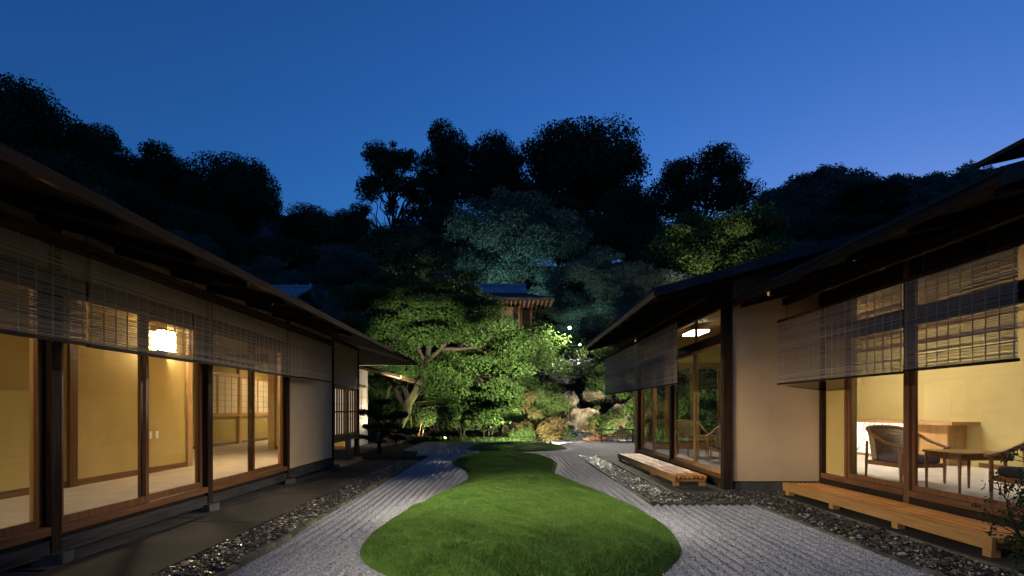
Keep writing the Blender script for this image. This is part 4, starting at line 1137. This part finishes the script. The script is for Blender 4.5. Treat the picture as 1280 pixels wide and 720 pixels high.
sh('bright broadleaf shrub with pale stems right of the maple trunk', 520, 25.6, 62, 48, 'bright', .15, 1500, 101, 11, stems=9, low=.5, stemm='palew')
sh('round clipped dark shrub between the bright shrub and the dense camellia', 577, 25.6, 34, 52, 'shrub', .075, 3800, 102, 6, low=.3)
sh('dense glossy camellia bush under the maple leaves', 610, 26.0, 78, 78, 'camellia', .12, 4200, 103, 14)
sh('russet leaved shrub just left of the bright feathery bush', 648, 26.4, 62, 66, 'russet', .10, 3600, 104, 12)
sh('bright feathery green bush before the pale rocks', 684, 26.9, 66, 66, 'bright', .12, 5200, 105, 14, asp=.22, low=.3)
sh('low russet shrub at the edge of the far grass island', 690, 26.2, 62, 30, 'russet', .09, 2600, 106, 10)
sh('small low shrub under the russet bush at the gravel edge', 655, 25.6, 50, 22, 'shrub', .09, 1800, 107, 8)
sh('spiky dark shrub on top of the slate rock', 733, 30.6, 74, 40, 'pine', .22, 3200, 108, 10, asp=.14)
sh('yellow green fern like bush above the low bamboo fence', 760, 27.6, 48, 46, 'bright', .13, 2600, 109, 9, asp=.3)
sh('leafy bush among the rocks left of the far blind', 752, 29.4, 50, 44, 'shrub', .13, 2200, 110, 9)
sh('dark shrub mass between the maple and the rock slope', 668, 30.5, 90, 96, 'shrub', .15, 5200, 111, 16)
sh('shrub on the slope below the tea house post', 690, 33.5, 100, 66, 'shrub', .16, 4600, 112, 14)
sh('pale floodlit shrub below the garden lamps', 748, 32.0, 62, 30, 'bright', .13, 2600, 113, 9)
sh('shrub on the slope right of the garden lamps', 778, 33.0, 74, 62, 'shrub', .15, 3600, 114, 12)
sh('dark bush behind the small hut on the left', 470, 28.5, 96, 80, 'shrub', .15, 4600, 115, 14)
sh('dark bush in the shade under the maple crown', 545, 28.5, 100, 66, 'shrub', .15, 4200, 116, 14)
sh('shrub seen through the end window of the far wing', 826, 21.5, 70, 84, 'bright', .12, 4200, 117, 13)
sh('second shrub seen through the far wing glass, nearer the partition', 872, 22.5, 70, 110, 'shrub', .12, 4600, 118, 14)
sh('hedge bush between the far wing and the bamboo fence', 800, 27.5, 60, 90, 'shrub', .13, 3600, 119, 13)
# low grasses along the gravel edge
n = 700
gx = rng.uniform(-4.2, 1.2, n); gy = rng.uniform(25.0, 25.6, n)
V, F = leaf_cloud(np.column_stack([gx, gy, np.full(n, .09)]), np.full((n, 3), .11), 9000, .16, 79, .1, .2, .16)
part('ground_cover', np_mesh('ground_cover', V, F), 'shrub', kind='stuff')

# leafy azalea in the right foreground: single leaves on bent stems
AZ = thing('azalea_shrub', 'young azalea with small glossy leaves in the right foreground before the bench', 'shrub', (4.17, 4.52, .03))
rr = random.Random(44); sm_ = MB(); LV = []
for k in range(15):
    e = Vector((4.17 + rr.uniform(-.24, .30), 4.52 + rr.uniform(-.22, .25), rr.uniform(.35, 1.08)))
    pts = limb(sm_, (4.17 + rr.uniform(-.03, .03), 4.52 + rr.uniform(-.03, .03), .02), e, .011, .004, rr, 7, .09, .02, 5)
    for j in range(3, 8):
        for t in range(4):
            f = pts[j] + Vector((rr.uniform(-.13, .13), rr.uniform(-.12, .12), rr.uniform(-.02, .14)))
            if rr.random() < .8:
                limb(sm_, pts[j], f, .004, .002, rr, 2, .05, 0, 4)
                LV.append(f)
part('stem', sm_, 'darkbark', AZ, True)
V, F = leaf_cloud([tuple(p) for p in LV], np.full((len(LV), 3), .055), len(LV) * 9, .040, 45, .1, .5, .5)
part('foliage', np_mesh('foliage', V - np.array(WL[AZ]), F), 'camellia', AZ)

# ---------------------------------------------------------------- rocks
import bmesh
def rock(label, px, pytop, Y, wpx, hpx, m, seed, depth=None, name='garden_rock', rot=0):
    """boulder whose top stands hpx above its visible foot; the foot goes down to the soil"""
    xw, _, zt = at(px, pytop, Y)
    wd = 1.2 * wpx / FPX * Y; ht = hpx / FPX * Y
    gz = float(ground_z(xw, Y))
    zb = min(zt - ht, gz - .1)
    ht = zt - zb
    b = bmesh.new(); bmesh.ops.create_icosphere(b, subdivisions=5, radius=1)
    off = Vector((seed * 7.1, seed * 3.3, seed * 1.7))
    rr = random.Random(seed); cuts = []
    for k in range(26):
        nrm_ = Vector((rr.gauss(0, 1), rr.gauss(0, 1), rr.gauss(0, .8))).normalized(); cuts.append((nrm_, rr.uniform(.42, .92)))
    for v in b.verts:
        p = v.co.copy()
        c = mnoise.noise(p * 1.1 + off) * .34 + mnoise.noise(p * 2.6 + off) * .20 + mnoise.noise(p * 6 + off) * .09
        q = p * (1 + c)
        for nrm_, dist in cuts:
            e = q.dot(nrm_) - dist
            if e > 0: q -= nrm_ * e * .92
        q += p * (mnoise.noise(p * 5 + off) * .12 + mnoise.noise(p * 11 + off) * .08 + mnoise.noise(p * 27 + off) * .05)
        q.z = max(q.z, -.75)
        v.co = Vector((q.x * wd * .52, q.y * (depth or wd * .8) * .5, (q.z + .75) / 1.75 * ht))
    me = bpy.data.meshes.new(name); b.to_mesh(me); b.free()
    me.materials.append(M[m])
    o = bpy.data.objects.new(name, me); col.objects.link(o)
    o.location = (xw, Y, zb); o.rotation_euler[2] = rot
    return setp(o, label, 'rock', 'rocks of the garden slope')
rock('dark slate boulder with smooth sloping top below the garden lamps', 720, 447, 31.8, 74, 42, 'darkrock', 1)
rock('tall pale rock standing right behind the feathery bush', 705, 486, 28.6, 44, 66, 'rock', 2)
rock('pale jagged rock in the middle of the rock slope', 731, 500, 28.3, 42, 54, 'rock', 3)
rock('dark flat rock at the foot of the pale rocks by the gravel', 722, 537, 27.3, 54, 20, 'darkrock', 4)
rock('small russet rock in front of the bamboo fence', 745, 541, 26.3, 34, 16, 'redrock', 5)
rock('pale boulder high on the slope left of the blind', 748, 478, 30.2, 48, 40, 'rock', 6)
rock('pale rock behind the bamboo fence post', 778, 495, 29.0, 52, 58, 'rock', 7)
rock('brownish rock between the slate boulder and the feathery bush', 690, 470, 31.0, 40, 40, 'redrock', 8)
rock('large pale rock beside the blind at the far wing', 800, 478, 30.0, 56, 60, 'rock', 9)
rock('long pale boulder lying behind the cloud pruned pine', 497, 540, 24.3, 50, 18, 'rock', 10)
rock('small pale stone in the shade under the russet bush', 640, 520, 27.6, 26, 30, 'rock', 11)
rock('low dark rock between feathery bush and middle rock', 712, 520, 27.9, 30, 34, 'darkrock', 12)

# ---------------------------------------------------------------- low bamboo fence
BF = thing('bamboo_fence', 'low dark bamboo fence with two rails and thin posts beyond the far wing', 'fence', (4.9, 24.6, 0))
pm_ = MB().tube([(0, 0, -.05), (0, 0, .58)], .035, 7).mesh('fence_post')
st_ = MB().tube([(0, 0, -.05), (0, 0, .50)], .014, 6).mesh('fence_stake')
for k in range(3): piece('fence_post', pm_, 'chairw', BF, (4.02 + k * 1.35, 24.6, 0))
for k in range(13):
    if k not in (0, 6, 12): piece('fence_stake', st_, 'bamboo', BF, (4.02 + k * .225, 24.6, 0))
part('fence_rail', MB().tube([(3.9, 24.6, .54), (6.9, 24.6, .55)], .032, 7), 'chairw', BF, True)
part('fence_rail', MB().tube([(3.95, 24.565, .27), (6.85, 24.565, .27)], .018, 7), 'bamboo', BF, True)

# ---------------------------------------------------------------- small hut at the left
HU = thing('garden_hut', 'small pale hut with paper window and lit pent eave behind the left house', 'hut', (-6.8, 22, 0))
bx('wall', 'white_pl', HU, -8.4, -5.62, 20.7, 23.2, .03, 3.0)
bx('foundation_wall', 'found', HU, -8.45, -5.58, 20.65, 23.25, -.02, .03)
shoji(HU, -5.59, 21.3, 22.95, 1.05, 2.28, 3, 2, m='palew')
HR = part('roof', MB().slab([(-3.75, 20.4, 2.60), (-3.75, 23.4, 2.60), (-8.8, 23.4, 3.95), (-8.8, 20.4, 3.95)], .06), 'roof', HU)
me = None
for k in range(6):
    q = MB().add([(-3.8, -.03, 2.535), (-5.6, -.03, 3.02), (-5.6, .03, 3.02), (-3.8, .03, 2.535), (-3.8, -.03, 2.47), (-5.6, -.03, 2.95), (-5.6, .03, 2.95), (-3.8, .03, 2.47)],
                 [(0, 1, 2, 3), (7, 6, 5, 4), (0, 4, 5, 1), (1, 5, 6, 2), (2, 6, 7, 3), (3, 7, 4, 0)])
    if me is None: me = q.mesh('rafter')
    piece('rafter', me, 'palew', HR, (0, 20.5 + k * .56, 0))
bx('fascia', 'palewy', HR, -3.78, -3.74, 20.38, 23.42, 2.50, 2.61)

# ---------------------------------------------------------------- tea house on the slope
TH = thing('tea_house', 'tea house on the wooded slope with blue tiled roof and wide lit eave', 'house', (-.6, 41, 4.4))
zt = 4.2
bx('wall', 'beige', TH, -3.4, .85, 39.5, 43.5, zt, 8.46)
bx('wall', 'soil', TH, .9, 2.0, 40.6, 43.5, zt, 8.46)  # dark box in place of the unlit opening, shade put into its colour
bx('window', emit('lit_tea_house_window', (1, .90, .70), .15), TH, -.05, .42, 39.46, 39.497, 6.0, 7.2)
bx('window_frame', 'palew', TH, -.12, -.06, 39.43, 39.496, 5.9, 7.3)
bx('window_frame', 'palew', TH, .43, .50, 39.43, 39.496, 5.9, 7.3)
for x in (.95, 1.62): bx('post', 'chairw', TH, x - .06, x + .06, 38.9, 39.02, zt - .6, 8.46)
bx('garden_wall', 'beige', TH, 1.8, 3.3, 40.2, 40.35, 4.2, 6.6)
TR_ = part('roof', MB().add([(-4.3, 37.6, 8.72), (3.02, 37.6, 8.72), (3.02, 44.6, 8.72), (-4.3, 44.6, 8.72), (-2.0, 38.9, 9.28), (1.2, 38.9, 9.28), (1.2, 43.3, 9.28), (-2.0, 43.3, 9.28), (-4.3, 37.6, 8.62), (3.02, 37.6, 8.62), (3.02, 44.6, 8.62), (-4.3, 44.6, 8.62)],
                           [(0, 1, 5, 4), (1, 2, 6, 5), (2, 3, 7, 6), (3, 0, 4, 7), (4, 5, 6, 7), (11, 10, 9, 8), (0, 8, 9, 1), (1, 9, 10, 2), (2, 10, 11, 3), (3, 11, 8, 0)]), 'roof', TH)
part('upper_roof', MB().add([(-2.15, 38.85, 9.25), (1.3, 38.85, 9.25), (1.3, 43.3, 9.25), (-2.15, 43.3, 9.25), (-2.15, 41.0, 10.2), (1.3, 41.0, 10.2)], [(0, 1, 5, 4), (2, 3, 4, 5), (1, 2, 5), (3, 0, 4), (3, 2, 1, 0)]), 'tile', TR_)
rl = MB().tube([(0, 38.83, 9.285), (0, 40.98, 10.235)], .045, 6).mesh('tile_roll')
for k in range(13): piece('tile_roll', rl, 'tile', TR_, (-2.05 + k * .275, 0, 0))
part('ridge', MB().tube([(-2.2, 41.0, 10.26), (1.36, 41.0, 10.26)], .11, 8), 'tile', TR_)
rf = MB().box(-.035, .035, 37.66, 40.5, 8.53, 8.618).mesh('rafter')
for k in range(25): piece('rafter', rf, 'palewy', TR_, (-4.15 + k * .295, 0, 0))
bx('fascia', 'palewy', TR_, -4.32, 3.04, 37.56, 37.60, 8.58, 8.73)
bx('fascia', 'palewy', TR_, 3.021, 3.06, 37.6, 44.6, 8.58, 8.73)

# ---------------------------------------------------------------- tiled house far left
TL = thing('tiled_house', 'old house with grey blue tiled gable roofs showing above the left eave', 'house', (-16, 38, 4))
bx('wall', 'beige', TL, -20, -13.6, 36.6, 40.0, 2.5, 8.7)
def tiled_roof(y0, y1, x0, x1, zr, ze):
    ym = (y0 + y1) / 2
    r = part('roof', MB().add([(x0, y0, ze), (x1, y0, ze), (x1, ym, zr), (x0, ym, zr), (x1, y1, ze), (x0, y1, ze), (x0, y0, ze - .12), (x1, y0, ze - .12), (x1, ym, zr - .12), (x0, ym, zr - .12), (x1, y1, ze - .12), (x0, y1, ze - .12)],
                              [(0, 1, 2, 3), (3, 2, 4, 5), (6, 9, 8, 7), (9, 11, 10, 8), (0, 6, 7, 1), (1, 7, 8, 2), (2, 8, 10, 4), (4, 10, 11, 5), (5, 11, 9, 3), (3, 9, 6, 0)]), 'tile', TL)
    t = MB().tube([(0, y0 - .03, ze + .03), (0, ym, zr + .03)], .055, 6).mesh('tile_roll')
    nn = int((x1 - x0) / .30)
    for k in range(nn + 1): piece('tile_roll', t, 'tile', r, (x0 + .06 + k * (x1 - x0 - .12) / nn, 0, 0))
    part('ridge', MB().tube([(x0 - .06, ym, zr + .08), (x1 + .08, ym, zr + .08)], .13, 8), 'tile', r)
    part('ridge_end', MB().box(x1 + .02, x1 + .10, ym - .16, ym + .16, zr - .05, zr + .32), 'tile', r)
    for k in range(3):
        bx('barge_board', 'palew', r, x1 - .05, x1 + .0, y0 + .1 + k * .01, ym, ze - .35, ze - .13) if k == 0 else None
tiled_roof(35.4, 40.0, -20, -12.9, 9.35, 8.45)
tiled_roof(38.2, 43.0, -20, -14.9, 9.95, 8.9)
TL2 = thing('far_tiled_house', 'small blue roofed house half hidden behind the tiled gable', 'house', (-12.5, 44, 6))
bx('wall', 'beige', TL2, -14.2, -11.6, 43, 46, 5, 9.0)
part('roof', MB().add([(-15, 42.3, 9.0), (-11.2, 42.3, 9.0), (-11.2, 46.6, 9.0), (-15, 46.6, 9.0), (-14.6, 44.4, 10.35), (-11.5, 44.4, 10.35)], [(0, 1, 5, 4), (2, 3, 4, 5), (1, 2, 5), (3, 0, 4), (3, 2, 1, 0)]), 'tile', TL2)
part('ridge', MB().tube([(-14.7, 44.4, 10.42), (-11.4, 44.4, 10.42)], .12, 8), 'tile', TL2)

# ---------------------------------------------------------------- garden spotlights, most of them unseen (each with its own lamp)
LENS = emit('spot_lens', (1, .93, .78), 5)
def spotlight(label, pos, aim, power, cone=60, colr=(1, .88, .66), blend=.6, r=.05, lens=None, eave=False):
    pos = Vector(pos); aim = Vector(aim); d = (aim - pos).normalized()
    T = thing('garden_spotlight', label, 'spotlight', tuple(pos), 'garden spotlights')
    gz = float(ground_z(pos.x, pos.y)) - .05
    if eave: part('bracket', MB().tube([(pos.x, pos.y, pos.z + .02), (pos.x, pos.y, pos.z + .16)], .010, 6), 'metal', T)
    else: part('stake', MB().tube([(pos.x, pos.y, gz), (pos.x, pos.y, pos.z - .06)], .018, 6), 'metal', T)
    hd = MB().tube([pos - d * .16, pos - d * .10, pos - d * .02], [.03, r, r], 10)
    a_ = d.orthogonal().normalized(); b_ = d.cross(a_)
    ring = [(a_ * math.cos(t) + b_ * math.sin(t)) * r for t in [k * math.pi / 6 for k in range(12)]]
    if not lens:   # open hood round the lens
        hd.add([pos + q - d * .02 for q in ring] + [pos + q + d * .07 for q in ring] + [pos + q * .93 - d * .02 for q in ring] + [pos + q * .93 + d * .07 for q in ring],
               [(i, (i + 1) % 12, 12 + (i + 1) % 12, 12 + i) for i in range(12)] + [(24 + i, 36 + i, 36 + (i + 1) % 12, 24 + (i + 1) % 12) for i in range(12)] + [(12 + i, 12 + (i + 1) % 12, 36 + (i + 1) % 12, 36 + i) for i in range(12)])
    part('lamp_head', hd, 'metal', T)
    part('lens', MB().tube([pos - d * .018, pos - d * .010], [r * .92, r * .92], 12), lens or LENS, T)
    L = bpy.data.lights.new('lamp_light', 'SPOT'); L.energy = power * SPOT; L.color = colr
    L.spot_size = math.radians(cone); L.spot_blend = blend; L.shadow_soft_size = .05
    o = bpy.data.objects.new('lamp_light', L); col.objects.link(o); o.parent = T
    o.rotation_euler = d.to_track_quat('-Z', 'Y').to_euler()
    o.location = d * .075
    return T
spotlight('unseen fill spotlight added under the far tip of the right eave, aimed at the maple', (2.42, 16.9, 2.96), (-.9, 24.6, 3.2), 3000, 40, eave=True, r=.04)  # no visible source here; added to brighten the front of the maple
spotlight('unseen fill spotlight added under the far hip of the left eave, aimed up at the maple', (-2.95, 16.88, 2.58), (-3.4, 25.0, 4.2), 900, 46, eave=True, r=.04)  # added fill for the left side of the maple
spotlight('spotlight at the foot of the maple lighting its mossy trunk', (-3.1, 25.2, .12), (-4.4, 25.0, 2.2), 60, 80, r=.035)
spotlight('spotlight in the grass lighting the bright shrub beside the trunk', (-2.6, 25.15, .12), (-4.2, 25.6, .9), 240, 100, r=.035)
spotlight('spotlight behind the far island lighting the pale rocks', (1.7, 22.75, .10), (3.5, 29.0, 2.0), 700, 70, r=.035)
spotlight('spotlight beside the bamboo fence lighting the far pale rocks', (5.2, 25.2, .15), (5.4, 29.6, 2.4), 320, 95, r=.035)
spotlight('unseen spotlight added low before the russet shrubs', (.5, 22.95, .09), (-.4, 26.2, 1.7), 520, 105, r=.035)  # added out of sight behind the mound to lift the shrub row
spotlight('spotlight beside the small hut shining under its pent eave', (-4.6, 23.6, .2), (-5.2, 22.2, 2.4), 120, 100)
spotlight('spotlight behind the far wing lighting the tall yellow green tree', (11.5, 33.0, 3.6), (14.8, 41.0, 12.0), 1500, 80)
spotlight('bright garden lamp on a tall stake shining toward the garden', at(712, 410, 33.5), (-.6, 26.0, 4.2), 1700, 105, lens=emit('bare_lamp_lens', (1, .95, .80), 130), r=.085)
spotlight('second smaller garden lamp just below the bright one', at(725, 431, 32.8), (5.2, 31.8, 3.6), 60, 130, lens=bpy.data.materials['bare_lamp_lens'], r=.06)
spotlight('spotlight under the tea house eave, lighting its rafters', (1.3, 38.4, 5.4), (1.6, 39.0, 8.5), 55, 120)

# unseen fill spotlights added under the eaves to brighten lawn, gravel and opposite walls
for lab, pos, aim, pw, cone, cc in (
    ('small unseen fill spotlight added under the left eave, aimed across the lawn', (-2.95, 7.10, 2.74), (.8, 8.2, .0), 290, 76, (1, .90, .72)),
    ('small unseen fill spotlight added under the left eave nearest the camera', (-2.95, 3.10, 2.755), (.8, 5.6, .0), 200, 76, (1, .90, .72)),
    ('small unseen fill spotlight added under the near right eave, aimed across the gravel', (4.15, 6.82, 3.225), (.2, 7.2, .0), 240, 54, (1, .92, .80)),
    ('small unseen fill spotlight added under the near right eave, aimed at the left blinds', (4.15, 8.86, 3.225), (-3.9, 8.6, 1.95), 560, 62, (1, .86, .66)),
    ('small unseen fill spotlight added under the left eave, aimed at the beige wall across', (-2.95, 6.10, 2.74), (4.7, 9.9, 2.2), 430, 36, (1, .70, .34))):
    spotlight(lab, pos, aim, pw, cone, cc, blend=.9, eave=True, r=.035)
spotlight('unseen fill spotlight added on the slope under the wide teal tree', (-.5, 45.2, 8.4), (.2, 53, 17), 560, 130, (.55, .95, 1))  # added to put cool light on the hillside leaves
spotlight('spotlight on the slope lighting the layered pine from below', (-2.8, 30.0, 1.6), (-4.2, 32.5, 9), 900, 60, (.9, 1, .75))
spotlight('unseen fill spotlight added on the left slope behind the tiled houses', (-18.5, 44.0, 9.0), (-19, 52, 18), 700, 120, (.65, 1, .95))  # cool fill added to lift the dim left slope
spotlight('unseen fill spotlight added on the slope right of the tea house', (5.0, 38.0, 6.0), (8.5, 47, 13.5), 110, 120, (.65, 1, .92))  # weak cool fill added for the trees on this slope

rock('small pale rock wedged between the tall pale rock and the middle rock', 716, 505, 27.9, 22, 30, 'rock', 21)
rock('pale block above the middle rock, under the spiky shrub', 742, 480, 29.6, 30, 26, 'rock', 22)
rock('dark stone in the shade left of the bamboo fence', 757, 524, 28.0, 30, 26, 'darkrock', 23)
rock('brown stone at the foot of the pale boulder by the far blind', 768, 516, 28.6, 30, 30, 'redrock', 24)
rock('low pale stone right of the feathery bush at ground level', 700, 538, 27.2, 24, 14, 'rock', 25)
rock('rough brownish rock high on the slope beside the slate boulder', 765, 462, 31.4, 36, 30, 'redrock', 26)
sh('small fern in the crevice beside the middle pale rock', 718, 28.2, 22, 34, 'shrub', .11, 700, 121, 5)
sh('small leafy plant between the two pale rocks', 744, 28.0, 24, 44, 'bright', .11, 800, 122, 5)
sh('trailing plant over the pale boulder high on the slope', 752, 29.6, 36, 62, 'shrub', .11, 1200, 123, 6, low=.6)
sh('dark fern at the foot of the dark flat rock', 708, 26.8, 26, 16, 'shrub', .09, 700, 124, 5)
sh('small russet plant in front of the middle rock', 736, 27.4, 26, 24, 'russet', .09, 800, 125, 5)
